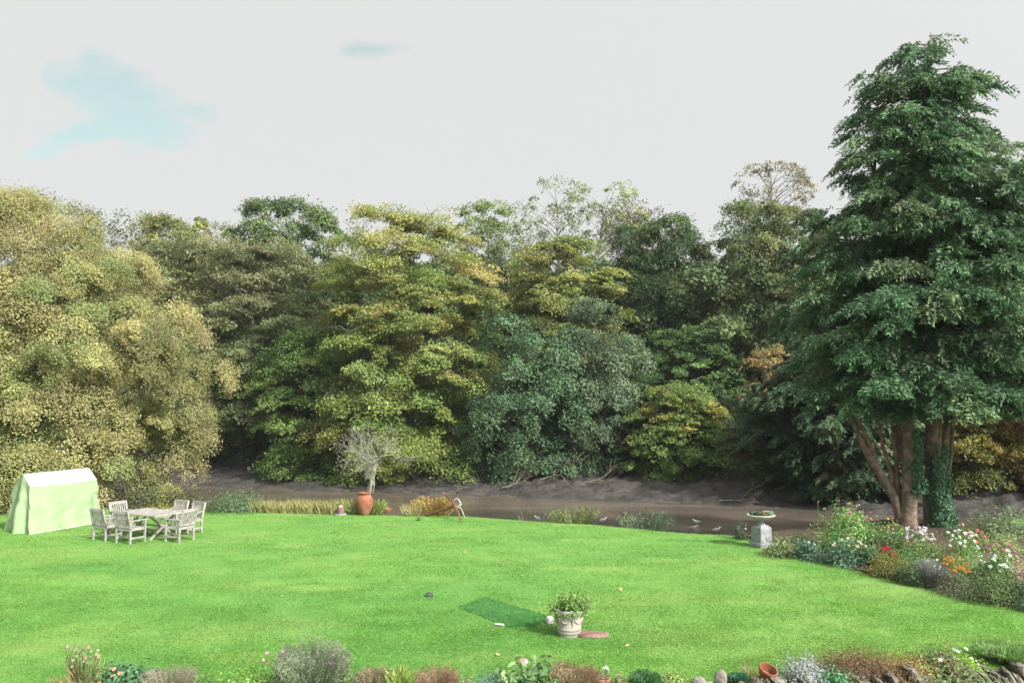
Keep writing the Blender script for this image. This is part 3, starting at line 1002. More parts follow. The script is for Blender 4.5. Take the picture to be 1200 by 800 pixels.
# ------------------------------------------------------------------ conifers
def conifer(name, label, d, sil, leaders, nb, trunks, seed, pal, el=.17, fr=21, group='conifers on the near bank', base=0.0, px0=None, droop=.12, gap_top=.5):
    global rng
    rng = np.random.default_rng(5000 + seed)
    rows = sorted(sil)
    zz = np.array([at(600, r[0], d).z for r in rows])[::-1]
    xl = np.array([at(r[1], r[0], d).x for r in rows])[::-1]
    xr = np.array([at(r[2], r[0], d).x for r in rows])[::-1]
    O = np.array([at(px0, 600, d).x, d, base])
    root = thing(name, label, 'conifer', tuple(O), 0, group)
    tb = Tubes()
    for pts, rad in trunks:
        tb.add(np.array([np.array(at(p[0], p[1], d + (p[2] if len(p) > 2 else 0))) for p in pts]) - O, np.array(rad) * .70, 10)
    lead = [np.array([np.array(at(p[0], p[1], d + p[2])) for p in l]) for l in leaders]
    for l in lead:
        tb.add(l - O, np.linspace(.17, .02, len(l)), 7)
    wg = np.interp(np.linspace(zz[0], zz[-1], 80), zz, xr - xl)
    zg = np.linspace(zz[0], zz[-1], 80)
    # fewer boughs per metre near the top, where the sky shows between them
    dens = np.maximum(wg, 1.2) * np.interp(zg, [zz[0], zz[0] + .45 * (zz[-1] - zz[0]), zz[-1]], [1.1, 1.0, gap_top])
    cdf = np.cumsum(dens); cdf /= cdf[-1]
    lv = Leaves()
    up = np.array([0, 0, 1.0])
    for i in range(nb):
        z = float(np.interp(rng.random(), cdf, zg))
        ok_ = [q_ for q_ in lead if q_[-1, 2] > z - .25] or [max(lead, key=lambda q_: q_[-1, 2])]
        l = ok_[rng.integers(len(ok_))]
        lx_, ly_ = np.interp(z, l[:, 2], l[:, 0]), np.interp(z, l[:, 2], l[:, 1])
        az = rng.random() * 2 * math.pi
        if rng.random() < .35:
            az = -math.pi / 2 + rng.normal(0, .8)
        h = np.array([math.cos(az), math.sin(az), 0])
        hw = (np.interp(z, zz, xr) - O[0]) if h[0] > 0 else (O[0] - np.interp(z, zz, xl))
        lob = .66 + .56 * noise(np.array([math.cos(az) * 1.5 + seed]), np.array([math.sin(az) * 1.5]), np.array([z * .55]), seed=seed, octaves=2)[0]
        target = O[0] + h[0] * max(hw, .4) * lob, d + h[1] * max(np.interp(z, zg, wg) / 2 * .92, .4) * lob
        ln = math.hypot(target[0] - lx_, target[1] - ly_)
        hd = np.array([target[0] - lx_, target[1] - ly_, 0]) / max(ln, .01)
        ln = max(ln * (.5 + .55 * rng.random()), .6)
        st = np.array([lx_, ly_, z - .1 * ln])
        t = np.linspace(0, 1, 7)[:, None]
        rise = .05 + .6 * rng.random()
        P = st + hd * ln * t + up * (rise * ln * t - (rise + droop * .55) * ln * t ** 2 * .8)
        tb.add(P[:6] - O, np.linspace(.035, .010, 6), 4)
        bcol = mix_pal(pal, 1, 1.55)[0] * math.exp(rng.normal(0, .16))
        nf = max(5, int(fr * min(ln, 4) / 2.2))
        tt = .22 + .78 * rng.random(nf) ** .75
        lat = np.cross(hd, up)
        for q in range(nf):
            p0 = np.array([np.interp(tt[q], t[:, 0], P[:, k_]) for k_ in range(3)])
            side = rng.normal(0, 1.0)
            fx = unit(hd + lat * side + up * (-.12 - .45 * (.2 + .8 * rng.random())))
            fl = (.40 + .45 * rng.random())
            nrm = unit(up * .6 + hd * .6 + .55 * rng.normal(size=3))
            nrm = unit(nrm - fx * nrm.dot(fx))
            sd = np.cross(nrm, fx)
            m = 13
            s_ = np.repeat(np.linspace(.08, 1, m), 2)
            sg = np.tile([1, -1], m)
            wid = .26 * fl * (1 - .8 * s_) + .03
            bend = -.34 * fl * s_ ** 2
            c = p0 + fx * (s_ * fl)[:, None] + sd * (sg * wid * .55)[:, None] + up * bend[:, None] + rng.normal(0, .025, (2 * m, 3))
            ax = fx * .75 + sd * (sg * .65)[:, None] + up * (-.35 * s_)[:, None] + rng.normal(0, .15, (2 * m, 3))
            cc = bcol * math.exp(rng.normal(0, .14)) * (.9 + .3 * s_[:, None]) * np.exp(rng.normal(0, .14, (2 * m, 1)))
            le = el * (.75 + .5 * rng.random(2 * m))
            lv.add(c, nrm + .4 * rng.normal(size=(2 * m, 3)), ax, le, le * .30, cc)
    tb.build('trunk', M['redbark'], root)
    lv.build('crown', M['needle'], root, O)
    return root


CYP = [(.038, .082, .036, 3), (.055, .108, .047, 2), (.08, .135, .058, 1.2), (.06, .085, .042, .4)]
zc = lambda x, y: (840 + x / 2.6667, 330 + y / 2.6667)
T = lambda *p: [(*zc(q[0], q[1]), *(q[2:])) for q in p]
conifer('cypress_tree', 'tall dark green cypress with several bare trunks above the flower bed', 26.5,
        [(40, 1066, 1115), (70, 1028, 1140), (110, 990, 1175), (150, 975, 1200), (200, 960, 1200), (250, 938, 1212), (300, 922, 1235), (360, 906, 1255), (420, 896, 1265), (450, 902, 1260), (468, 945, 1235)],
        [[(1066, 560, 0), (1066, 400, 0), (1072, 250, .1), (1080, 140, 0), (1090, 46, 0)], [(1092, 540, .1), (1100, 380, .3), (1112, 240, .3), (1118, 78, .4)], [(1060, 540, .4), (1040, 400, .8), (1022, 260, .6), (1030, 92, .5)],
         [(1100, 540, .6), (1130, 420, 1.0), (1150, 300, 1.0), (1165, 190, .9)]],
        600,
        [(T((600, 790), (598, 740), (603, 620), (600, 500), (598, 380), (600, 250)), [.48, .40, .31, .29, .26, .2]),
         (T((680, 790, .2), (676, 740, .2), (668, 640, .2), (668, 560, .2), (666, 480, .2), (664, 380, .2)), [.50, .42, .36, .33, .2, .17]),
         (T((672, 580, .2), (688, 520, .25), (692, 440, .3), (690, 340, .3)), [.24, .19, .17, .14]),
         (T((585, 780, .1), (552, 670, .1), (515, 608, .1), (478, 548, 0), (448, 490, 0), (420, 420, 0), (396, 360, 0)), [.24, .20, .19, .18, .13, .11, .09]),
         (T((505, 590, .05), (490, 545, 0), (470, 490, -.1), (440, 430, -.1), (425, 360, -.2)), [.12, .12, .10, .09, .07]),
         (T((560, 690, .5), (548, 600, .5), (520, 520, .5), (506, 430, .5), (504, 330, .5)), [.13, .10, .085, .075, .06]),
         (T((585, 720, .4), (566, 640, .4), (560, 540, .4), (548, 440, .4), (533, 340, .4)), [.14, .105, .09, .085, .07]),
         (T((700, 750, .6), (720, 660, .6), (730, 560, .6), (738, 460, .6), (740, 360, .6)), [.12, .085, .075, .07, .06])],
        1, CYP, px0=1083)
conifer('cypress_tree', 'second dark cypress at the right edge beside the tall one', 29.5,
        [(185, 1195, 1225), (230, 1172, 1262), (290, 1158, 1300), (360, 1150, 1320), (430, 1148, 1330), (475, 1165, 1310)],
        [[(1225, 600, 0), (1222, 400, 0), (1215, 190, 0)]], 260, [([(1225, 612), (1225, 560), (1224, 480)], [.35, .28, .25])], 2, CYP, px0=1225, base=-.1)

conifer('yew_tree', 'dark drooping yew behind the leaning conifer stems', 45.5,
        [(380, 925, 1030), (420, 895, 1070), (460, 880, 1100), (510, 880, 1105), (545, 895, 1095), (568, 920, 1080)],
        [[(985, 590, 0), (985, 480, 0), (985, 385, 0)]], 240, [([(985, 590), (985, 540), (985, 480)], [.3, .25, .2])], 3,
        [(.026, .05, .024, 3), (.04, .07, .032, 2), (.07, .065, .035, 1)], el=.30, px0=985, base=gz(19.0, 45.5) - .1, group='trees of the wooded far bank', fr=16)

# thin haze volume added to soften contrast and lift the shadows
hm = bpy.data.materials.new('shadow_lift_haze')
hm.use_nodes = True
ht = hm.node_tree
ht.nodes.clear()
ho = nd(ht, 'ShaderNodeOutputMaterial')
hv = nd(ht, 'ShaderNodeVolumePrincipled')
hv.inputs['Color'].default_value = (.92, .96, 1.0, 1)
hv.inputs['Density'].default_value = 0.0002
ht.links.new(hv.outputs[0], ho.inputs['Volume'])
hb = MB().box((0, 0, 0), (5400, 5600, 48)).build('haze', hm)
hb.location = (0, 200, 20)
tag(hb, 'thin pale haze added over the valley to lift the shadows', kind='stuff')

# ivy on two trunks
rng = np.random.default_rng(91)
for (a, b, w, lab) in ((zc(702, 772), zc(692, 530), .40, 'glossy ivy sheathing the right trunk of the tall cypress'), (zc(628, 660), zc(618, 480), .24, 'thin glossy ivy climbing the middle trunk of the tall cypress')):
    p0, p1 = np.array(at(*a, 26.35)), np.array(at(*b, 26.4))
    iv = thing('ivy', lab, 'ivy', tuple(p0 * np.array([1, 1, 0])), 0)
    n = 5200 if w > .3 else 1700
    ang = -math.pi / 2 + rng.normal(0, .9, n)
    t = rng.random(n) ** 1.1 * (.72 + .5 * noise(ang * 2.2, ang * 0 + w * 50, seed=14))
    rad = w * (1.05 - .5 * t) * (.35 + .85 * noise(ang * 1.7, t * 9, seed=4)) + np.abs(rng.normal(0, .06, n)) + np.where(rng.random(n) < .06, .15 * rng.random(n), 0)
    c = p0 + (p1 - p0) * t[:, None] + np.stack([np.cos(ang) * rad, np.sin(ang) * rad * .8 + .0, 0 * t], 1)
    nn = np.stack([np.cos(ang), np.sin(ang), .35 + 0 * t], 1) + .4 * rng.normal(size=(n, 3))
    lv = Leaves()
    lv.add(c, nn, np.stack([rng.normal(0, .4, n), 0 * t, -np.ones(n)], 1), .085 * (.7 + .6 * rng.random(n)), .075, mix_pal([(.045, .13, .05), (.06, .16, .07), (.09, .19, .10)], n) * np.exp(rng.normal(0, .2, (n, 1))))
    lv.build('leaves', M['gloss'], iv, p0 * np.array([1, 1, 0]))
    tb = Tubes()
    for q in range(5):
        tt = np.linspace(0, .95, 8)[:, None]
        P = p0 + (p1 - p0) * tt + np.concatenate([rng.normal(0, .05, (8, 1)) + (q - 2) * w * .2, rng.normal(-.12, .03, (8, 1)), 0 * tt], 1)
        tb.add(P - p0 * np.array([1, 1, 0]), np.linspace(.02, .008, 8), 4)
    tb.build('stem', M['bark'], iv)

# ------------------------------------------------------------------ shrubs, grasses and flowers
def petals(lv, C, nrm, r, col, k=6, cup=.25):
    n = len(C)
    nrm = unit(nrm)
    t1 = unit(np.cross(nrm, rdir(n)))
    t2 = np.cross(nrm, t1)
    for i in range(k):
        a = 2 * math.pi * i / k
        d_ = t1 * math.cos(a) + t2 * math.sin(a)
        rr = np.broadcast_to(r, (n,))[:, None]
        lv.add(C + d_ * rr * .5, nrm + d_ * -cup, d_, rr[:, 0] * 1.05, rr[:, 0] * .8, col * (.92 + .16 * rng.random((n, 1))))


def plant(name, label, cat, px, d, top, w, style, pal, n=900, L=.06, W=None, flowers=(), seed=0, base=None, group=None, depth=None, mat='leaf', x=None, stemn=14):
    """top: photo row of the plant's top, w: its width in photo pixels, d: distance"""
    global rng
    rng = np.random.default_rng(7000 + seed)
    px_x = at(px, 620, d).x if x is None else x
    bz = gz(px_x, d) if base is None else base
    h = max(at(px, top, d).z - bz, .12)
    R = w / FPX * d / 2
    Ry = (depth or R)
    root = thing(name, label, cat, (px_x, d, bz), 0, group)
    if group == BG:
        n = int(n * 1.9)
        R *= 1.1
        Ry = max(Ry, .5)
    lv = Leaves()
    W = W or L * .55
    if style == 'dome' or style == 'loose':
        ncl = max(10, int(n / 45))
        dd = rdir(ncl)
        dd[:, 2] = np.abs(dd[:, 2]) * 1.0 - .12
        rr = (.62 + .38 * rng.random((ncl, 1))) if style == 'dome' else (.25 + .8 * rng.random((ncl, 1)))
        CC = dd * rr * np.array([R, Ry, h * .94])
        CC[:, 2] = np.maximum(CC[:, 2], .03)
        CC[:, :2] *= (1 + .25 * (noise(dd[:, 0] * 2 + seed, dd[:, 1] * 2, dd[:, 2] * 2, seed=seed) - .5))[:, None]
        Q = rng.integers(0, ncl, n)
        cs = .17 * min(R, h) + .35 * L
        c = CC[Q] + rng.normal(0, 1, (n, 3)) * cs * (1.0 if style == 'dome' else 1.25)
        c[:, 2] = np.clip(c[:, 2], .01, h * 1.03)
        cb = mix_pal(pal, ncl, 1.7 if group == BG else 1.35) * np.exp(rng.normal(0, .15, (ncl, 1)))
        nr = unit(dd[Q] + np.array([0, 0, .5]) + .6 * rng.normal(size=(n, 3)))
        lv.add(c, nr, dd[Q] + .7 * rng.normal(size=(n, 3)), L * (.65 + .7 * rng.random(n)), W, cb[Q] * np.exp(rng.normal(0, .2, (n, 1))) * (1 + rng.normal(0, .05, (n, 3))))
        tb = Tubes()
        for i in rng.integers(0, ncl, stemn):
            limb(tb, (rng.normal(0, R * .12), rng.normal(0, R * .12), 0), CC[i], .008 + .006 * R, .003, .05, 4, 4)
        tb.build('stem', M['twig'], root)
    else:
        # upright shoots or blades fanning from the base
        fan = dict(blades=.35, shoots=.5, tuft=.8)[style]
        a = rng.random(n) * 2 * math.pi
        u = np.sqrt(rng.random(n))
        bx_, by_ = np.cos(a) * u * R * (1 - fan * .75), np.sin(a) * u * Ry * (1 - fan * .75)
        ln = h * (.55 + .4 * rng.random(n) + .35 * (noise(np.cos(a) * u * 2.2 + seed, np.sin(a) * u * 2.2, seed=seed) - .5)) * (1 - .2 * u ** 3)
        tx, ty = np.cos(a) * u * R * fan * .75, np.sin(a) * u * Ry * fan * .75
        k = 3 if style == 'blades' else 5
        cb = mix_pal(pal, n, 1.15) * np.exp(rng.normal(0, .18, (n, 1)))
        for j in range(k):
            t0, t1 = j / k, (j + 1) / k
            p0 = np.stack([bx_ + tx * t0 ** 1.5, by_ + ty * t0 ** 1.5, ln * t0 * (1 - .12 * t0)], 1)
            p1 = np.stack([bx_ + tx * t1 ** 1.5, by_ + ty * t1 ** 1.5, ln * t1 * (1 - .12 * t1)], 1)
            ax = p1 - p0
            seg = np.linalg.norm(ax, axis=1)
            nr = unit(np.stack([np.cos(a + 1.57), np.sin(a + 1.57), .2 + 0 * a], 1) + .4 * rng.normal(size=(n, 3)))
            lv.add((p0 + p1) / 2, nr, ax, seg * 1.25, W * (1.0 if style == 'blades' else 1.0) * (1 - .15 * j), cb * (.82 + .3 * t1))
            if style != 'blades':
                for sgn in (-1, 1):
                    off = np.cross(unit(ax), nr) * sgn
                    lv.add(p1 + off * L * .3, nr, ax * .5 / np.maximum(seg[:, None], .01) + off, L * (.7 + .5 * rng.random(n)), W, cb * (.85 + .3 * rng.random((n, 1))))
    lv.build('foliage', M[mat], root)
    for i, f in enumerate(flowers):
        fl = Leaves()
        fn = f.get('n', 12)
        if group == BG and 4 <= fn < 60:
            fn = int(fn * 1.5)
        fr_ = f.get('r', .04)
        aa = rng.random(fn) * 2 * math.pi
        uu = np.sqrt(rng.random(fn)) * f.get('spread', .85)
        zt = np.sqrt(np.maximum(1 - uu ** 2 * .8, .05))
        lo_, hi2 = f.get('z', (.75, 1.08))
        zz = h * (lo_ + (hi2 - lo_) * rng.random(fn)) * (zt if f.get('dome', True) else 1)
        ox = f.get('dx', 0.0) / FPX * d
        C = np.stack([ox + np.cos(aa) * uu * R, np.sin(aa) * uu * Ry, zz], 1)
        if f.get('front', True):
            C[:, 1] = -np.abs(C[:, 1])
        up_ = np.stack([np.cos(aa) * .4, -.7 + 0 * aa, .8 + 0 * aa], 1) + .3 * rng.normal(size=(fn, 3))
        single = fn <= 100
        rad_ = fr_ * (.6 + .6 * rng.random(fn)) * (.74 if d > 15 else .8)
        if not single:
            petals(fl, C, up_, rad_, np.array(f['col']), k=f.get('k', 6))
            fl.build('flowers', M['petal'], root)
            continue
        for q in range(fn):
            fl = Leaves()
            petals(fl, C[q:q + 1], up_[q:q + 1], rad_[q:q + 1], np.array(f['col']), k=f.get('k', 6))
            petals(fl, C[q:q + 1] + unit(up_[q:q + 1]) * fr_ * .15, up_[q:q + 1], rad_[q:q + 1] * .55, np.array(f['col']) * .9, k=5)
            fo = fl.build('flower', M['petal'], root)
            if f.get('stalk', True):
                tb = Tubes()
                c = C[q]
                limb(tb, (c[0] * .6, c[1] * .6, h * .35), c - np.array([0, 0, .012]), .005, .003, 0, 3, 4)
                tb.build('stalk', M['stalk'], fo)
    return root


M['stalk'] = mat_noise('green_stalk', (.06, .11, .03), (.10, .15, .05), .8, 8, 0)
WHT, CRM, PNK, MAG, RED, SAL, YLW, ORG, LIL = (.56, .57, .54), (.56, .51, .36), (.50, .20, .25), (.42, .11, .28), (.32, .02, .035), (.48, .14, .12), (.52, .40, .06), (.50, .19, .025), (.42, .29, .41)
BG = 'plants of the flower bed'
GRN = [(.06, .13, .035, 3), (.085, .165, .045, 2), (.045, .10, .035, 2)]
BLG = [(.06, .115, .07, 3), (.085, .145, .09, 2), (.045, .09, .055, 2)]
LGR = [(.13, .22, .06, 3), (.10, .18, .05, 2), (.17, .25, .08, 1)]
BRZ = [(.15, .14, .04, 2), (.10, .13, .035, 2), (.20, .12, .045, 1)]
DKG = [(.035, .075, .03, 3), (.05, .10, .04, 2)]

plant('rose_bush', 'tall light green rose bush topped with pink blooms behind the pedestal', 'rose', 994, 22.3, 584, 58, 'dome', LGR, 1500, .08, flowers=[dict(col=PNK, n=7, r=.055, z=(.9, 1.1))], seed=1, group=BG)
plant('rose_bush', 'spindly rose stem with one pink bloom left of the tall rose bush', 'rose', 959, 22.5, 592, 16, 'loose', LGR, 160, .06, flowers=[dict(col=PNK, n=2, r=.05, z=(1.0, 1.1), spread=.4)], seed=2, group=BG)
plant('leafy_plant', 'mid green leafy plant below the tall pink rose', 'plant', 979, 21.6, 615, 26, 'loose', GRN, 800, .07, seed=3, group=BG)
plant('low_plant', 'low mixed green clump at the foot of the stone pedestal', 'plant', 915, 21.6, 629, 40, 'loose', [(.09, .14, .05, 2), (.06, .11, .04, 2), (.16, .15, .07, 1)], 900, .07, seed=4, group=BG)
plant('low_plant', 'low blue green clump with one white flower right of the pedestal', 'plant', 948, 21.2, 631, 30, 'dome', BLG, 800, .07, flowers=[dict(col=WHT, n=2, r=.05)], seed=5, group=BG)
plant('rose_bush', 'blue green rose with cream blooms in front of the pink rose', 'rose', 992, 20.4, 630, 44, 'loose', BLG, 1300, .075, flowers=[dict(col=CRM, n=7, r=.065, z=(.95, 1.12), spread=.7), dict(col=YLW, n=3, r=.045)], seed=6, group=BG)
plant('rose_bush', 'dark green rose with one cream bloom beside the red flowers', 'rose', 1016, 20.3, 637, 22, 'loose', DKG, 700, .075, flowers=[dict(col=CRM, n=2, r=.075, z=(1.0, 1.1), spread=.5)], seed=7, group=BG)
plant('yellow_daisy_bush', 'green bush dotted with yellow flowers left of the big trunk', 'flowers', 1045, 22.0, 607, 38, 'loose', [(.06, .115, .04, 3), (.08, .14, .045, 2)], 1100, .07, flowers=[dict(col=YLW, n=10, r=.05, z=(.7, 1.05)), dict(col=WHT, n=2, r=.05)], seed=8, group=BG)
plant('red_flowers', 'small patch of bright red flowers above the bronze hedge', 'flowers', 1037, 20.2, 640, 20, 'dome', GRN, 300, .06, flowers=[dict(col=RED, n=38, r=.045, z=(.92, 1.05))], seed=9, group=BG)
plant('low_hedge', 'low clipped bronze and yellow green hedge below the red flowers', 'hedge', 1041, 19.0, 645, 40, 'dome', BRZ, 1900, .045, seed=10, group=BG, depth=.35)
plant('leafy_plant', 'small dark shrub between bronze hedge and lavender', 'plant', 1066, 18.4, 652, 28, 'dome', [(.05, .085, .035, 3), (.08, .11, .05, 2)], 1000, .05, seed=11, group=BG)
plant('olive_shrub', 'olive green shrub under the pale pink cosmos flowers', 'shrub', 1080, 20.2, 632, 44, 'dome', [(.10, .14, .045, 3), (.13, .165, .06, 2)], 1300, .06, seed=12, group=BG)
plant('cosmos_plant', 'cosmos with pale pink and white flowers before the ivy trunk', 'flowers', 1074, 21.5, 620, 40, 'loose', LGR, 600, .05, flowers=[dict(col=LIL, n=24, r=.055, z=(.92, 1.15)), dict(col=WHT, n=16, r=.055, z=(.95, 1.18)), dict(col=PNK, n=6, r=.05)], seed=13, group=BG)
plant('lavender_bush', 'purple grey lavender clump with white flower dots at the bed edge', 'lavender', 1090, 18.1, 646, 27, 'shoots', [(.18, .175, .19, 2), (.14, .165, .13, 3), (.22, .19, .22, 1)], 420, .03, .012, flowers=[dict(col=WHT, n=7, r=.045, z=(.5, 1.1))], seed=14, group=BG)
plant('cosmos_plant', 'tall feathery light green cosmos with white flowers along the top', 'flowers', 1124, 19.8, 618, 44, 'loose', LGR, 1700, .06, .02, flowers=[dict(col=WHT, n=22, r=.06, z=(.8, 1.12)), dict(col=SAL, n=3, r=.05, z=(.95, 1.1))], seed=15, group=BG)
plant('dahlia_plant', 'salmon red dahlias on thin stems behind the feathery cosmos', 'flowers', 1140, 21.6, 618, 30, 'loose', GRN, 350, .06, flowers=[dict(col=SAL, n=9, r=.07, z=(.8, 1.05)), dict(col=RED, n=4, r=.055, z=(.6, .8))], seed=16, group=BG)
plant('orange_daisies', 'clump of orange daisy flowers in the middle of the bed', 'flowers', 1116, 18.0, 651, 34, 'loose', [(.10, .13, .04, 2), (.16, .15, .05, 1)], 700, .05, flowers=[dict(col=ORG, n=34, r=.045, z=(.75, 1.08))], seed=17, group=BG)
plant('feathery_plant', 'yellow green feathery plant with magenta flowers near the right edge', 'flowers', 1170, 19.2, 633, 44, 'loose', [(.16, .24, .055, 3), (.12, .2, .05, 2)], 1400, .06, .018, flowers=[dict(col=MAG, n=12, r=.055, z=(.95, 1.12)), dict(col=PNK, n=10, r=.05, z=(.9, 1.1))], seed=18, group=BG)
plant('rose_bush', 'round bush of white roses near the right edge of the bed', 'rose', 1170, 17.7, 643, 36, 'dome', GRN, 1300, .06, flowers=[dict(col=WHT, n=20, r=.065, z=(.55, 1.06))], seed=19, group=BG)
plant('sedum_plant', 'pinkish brown sedum at the right edge of the bed', 'plant', 1196, 17.4, 648, 34, 'dome', [(.26, .17, .14, 3), (.17, .16, .10, 2), (.22, .2, .12, 1)], 1300, .045, seed=20, group=BG)
plant('low_hedge', 'low bronze topped dark hedge at the lower corner of the bed', 'hedge', 1168, 16.7, 668, 72, 'dome', [(.13, .12, .045, 1.5), (.08, .125, .042, 3), (.05, .09, .038, 2)], 2800, .045, seed=21, group=BG, depth=.4)
plant('low_hedge', 'dark green low hedge end at the right edge of the lawn', 'hedge', 1208, 16.2, 676, 50, 'dome', [(.04, .075, .045, 3), (.06, .095, .06, 2)], 1700, .045, seed=22, group=BG, depth=.4)
plant('low_plant', 'low dark purple green ground cover between lavender and corner hedge', 'plant', 1117, 17.4, 668, 40, 'dome', [(.07, .105, .055, 3), (.10, .12, .07, 2), (.12, .09, .07, .6)], 1200, .045, seed=23, group=BG, depth=.4)
plant('willow_shrub', 'grey green arching shrub right of the ivy clad trunk', 'shrub', 1178, 24.5, 594, 72, 'loose', [(.10, .14, .07, 3), (.14, .18, .09, 2), (.07, .11, .05, 2)], 1900, .10, .03, seed=24, group=BG)
plant('leafy_plant', 'soft green plant filling the bed between yellow daisies and cosmos', 'plant', 1062, 19.6, 640, 36, 'loose', GRN, 900, .06, seed=25, group=BG)
plant('leafy_plant', 'grassy green foliage between white roses and orange daisies', 'plant', 1143, 18.3, 647, 30, 'loose', [(.08, .14, .05, 3), (.11, .17, .07, 2)], 900, .06, flowers=[dict(col=WHT, n=6, r=.045)], seed=26, group=BG)
plant('leafy_plant', 'tangle of green stems right of the yellow daisy bush', 'plant', 1022, 21.8, 620, 34, 'loose', [(.07, .11, .045, 3), (.12, .13, .06, 1)], 700, .065, seed=27, group=BG)

plant('leafy_plant', 'loose green growth between the tall rose and the left trunk of the cypress', 'plant', 1022, 24.2, 612, 44, 'loose', GRN, 800, .07, seed=80, group=BG)
plant('leafy_plant', 'soft green growth at the foot of the middle trunk', 'plant', 1066, 24.2, 622, 40, 'loose', [(.08, .14, .05, 3), (.11, .16, .06, 2)], 700, .07, seed=81, group=BG)
plant('leafy_plant', 'green growth right of the ivy foot behind the white cosmos', 'plant', 1128, 24.0, 620, 46, 'loose', GRN, 800, .07, seed=82, group=BG)
plant('leafy_plant', 'yellowish green growth behind the magenta flowers', 'plant', 1176, 21.8, 626, 60, 'loose', [(.11, .16, .05, 3), (.14, .18, .06, 2)], 1100, .07, seed=83, group=BG)
plant('leafy_plant', 'low green growth behind the clump at the pedestal foot', 'plant', 938, 23.2, 627, 50, 'loose', [(.07, .11, .045, 3), (.12, .13, .06, 1)], 600, .06, seed=84, group=BG)

# plants along the far lawn edge
EG = 'plants along the river edge of the lawn'
plant('round_shrub', 'rounded dark blue green shrub at the lawn edge left of the reeds', 'shrub', 274, 30.2, 570, 68, 'dome', [(.06, .12, .05, 3), (.08, .14, .065, 2), (.14, .18, .09, .7)], 3600, .09, .035, seed=30, group=EG, base=-.25)
plant('grass_clump', 'tall yellow green grass clump behind the terracotta jar', 'ornamental grass', 425, 29.6, 577, 62, 'blades', [(.22, .28, .07, 3), (.16, .23, .06, 2), (.30, .30, .12, 1)], 520, .05, .03, seed=31, group=EG, base=-.1, depth=.3)
plant('grass_clump', 'straw and rust coloured grass clump beside the anchor', 'ornamental grass', 506, 29.5, 577, 56, 'shoots', [(.36, .22, .06, 3), (.24, .23, .07, 2), (.40, .28, .10, 1), (.14, .19, .05, 1)], 420, .08, .03, seed=32, group=EG, base=-.15, depth=.3)
plant('grass_clump', 'short straw coloured tuft left of the rust coloured clump', 'ornamental grass', 482, 29.2, 585, 28, 'blades', [(.34, .30, .15, 2), (.24, .25, .10, 2)], 170, .05, .025, seed=33, group=EG, base=-.1)
plant('willowherb', 'pale leafy stems with yellowing leaves beside the mud', 'weed', 672, 28.0, 588, 62, 'shoots', [(.10, .15, .05, 3), (.15, .18, .06, 2), (.22, .22, .07, 1)], 120, .11, .035, seed=34, group=EG, base=-.25)
plant('willowherb', 'grey green leafy weed clump overlooking the gulls', 'weed', 756, 27.0, 591, 66, 'shoots', [(.09, .13, .07, 3), (.12, .16, .09, 2)], 170, .10, .035, seed=35, group=EG, base=-.35)
plant('small_evergreen', 'small dark green upright plant with white flowers left of the pedestal', 'plant', 866, 24.2, 602, 18, 'loose', [(.05, .08, .055, 3), (.07, .10, .07, 2)], 420, .08, .03, flowers=[dict(col=WHT, n=2, r=.05, z=(.5, .7))], seed=36, group=EG)
plant('dry_weed', 'few dry straw stems at the lawn edge right of the anchor', 'weed', 622, 28.0, 592, 40, 'blades', [(.30, .25, .17, 2)], 14, .05, .016, seed=37, group=EG, base=-.2)
plant('dark_seedling', 'tiny dark weed standing in the lawn left of the anchor', 'weed', 491, 27.9, 601, 7, 'blades', DKG, 16, .05, .03, seed=38)
plant('yellow_shrub', 'small yellow green shrub behind the garden table', 'shrub', 186, 31.2, 581, 40, 'loose', [(.24, .24, .06, 2), (.16, .19, .05, 2)], 700, .09, .035, seed=39, group=EG, base=-.2)

plant('dark_shrub', 'low dark brownish shrub under the tan tree behind the table', 'shrub', 150, 32.3, 566, 110, 'dome', [(.05, .06, .03, 3), (.08, .075, .04, 2), (.035, .055, .025, 2)], 3000, .10, seed=100, group=EG, base=-.3, depth=.8)
plant('dark_shrub', 'low dark green shrub under the tan tree right of the table', 'shrub', 214, 32.0, 572, 70, 'dome', [(.06, .08, .03, 3), (.10, .105, .04, 2)], 2000, .10, seed=101, group=EG, base=-.3, depth=.8)
plant('dark_shrub', 'dark shrub under the tan tree left of the swing seat cover', 'shrub', -6, 32.5, 556, 90, 'dome', [(.045, .065, .03, 3), (.09, .07, .04, 1)], 2400, .10, seed=102, group=EG, base=-.3, depth=.8)

rng = np.random.default_rng(55)
n = 2600
px_ = 296 + rng.random(n) * 110
yb = f_edge((px_ - 600) / FPX * 30) + .1 + rng.random(n) * .7
xb = (px_ - 600) / FPX * yb
hh = (.25 + .35 * rng.random(n)) * (.6 + .8 * noise(xb * 1.5, yb, seed=2))
a = rng.random(n) * 6.28
lv = Leaves()
for j in range(2):
    c = np.stack([xb, yb, -.08 + hh * (.25 + .5 * j)], 1) + np.stack([np.cos(a), np.sin(a), 0 * a], 1) * (.06 * j)
    lv.add(c, np.stack([np.cos(a + 1.6), np.sin(a + 1.6), .2 + 0 * a], 1), np.stack([np.cos(a) * .25, np.sin(a) * .25, 1 + 0 * a], 1), hh * .62, .022, mix_pal([(.36, .33, .13, 3), (.26, .29, .08, 2), (.42, .36, .20, 1)], n))
tag(lv.build('reeds', M['blade']), 'strip of pale yellow reed grass along the lawn edge', 'reeds', kind='stuff')

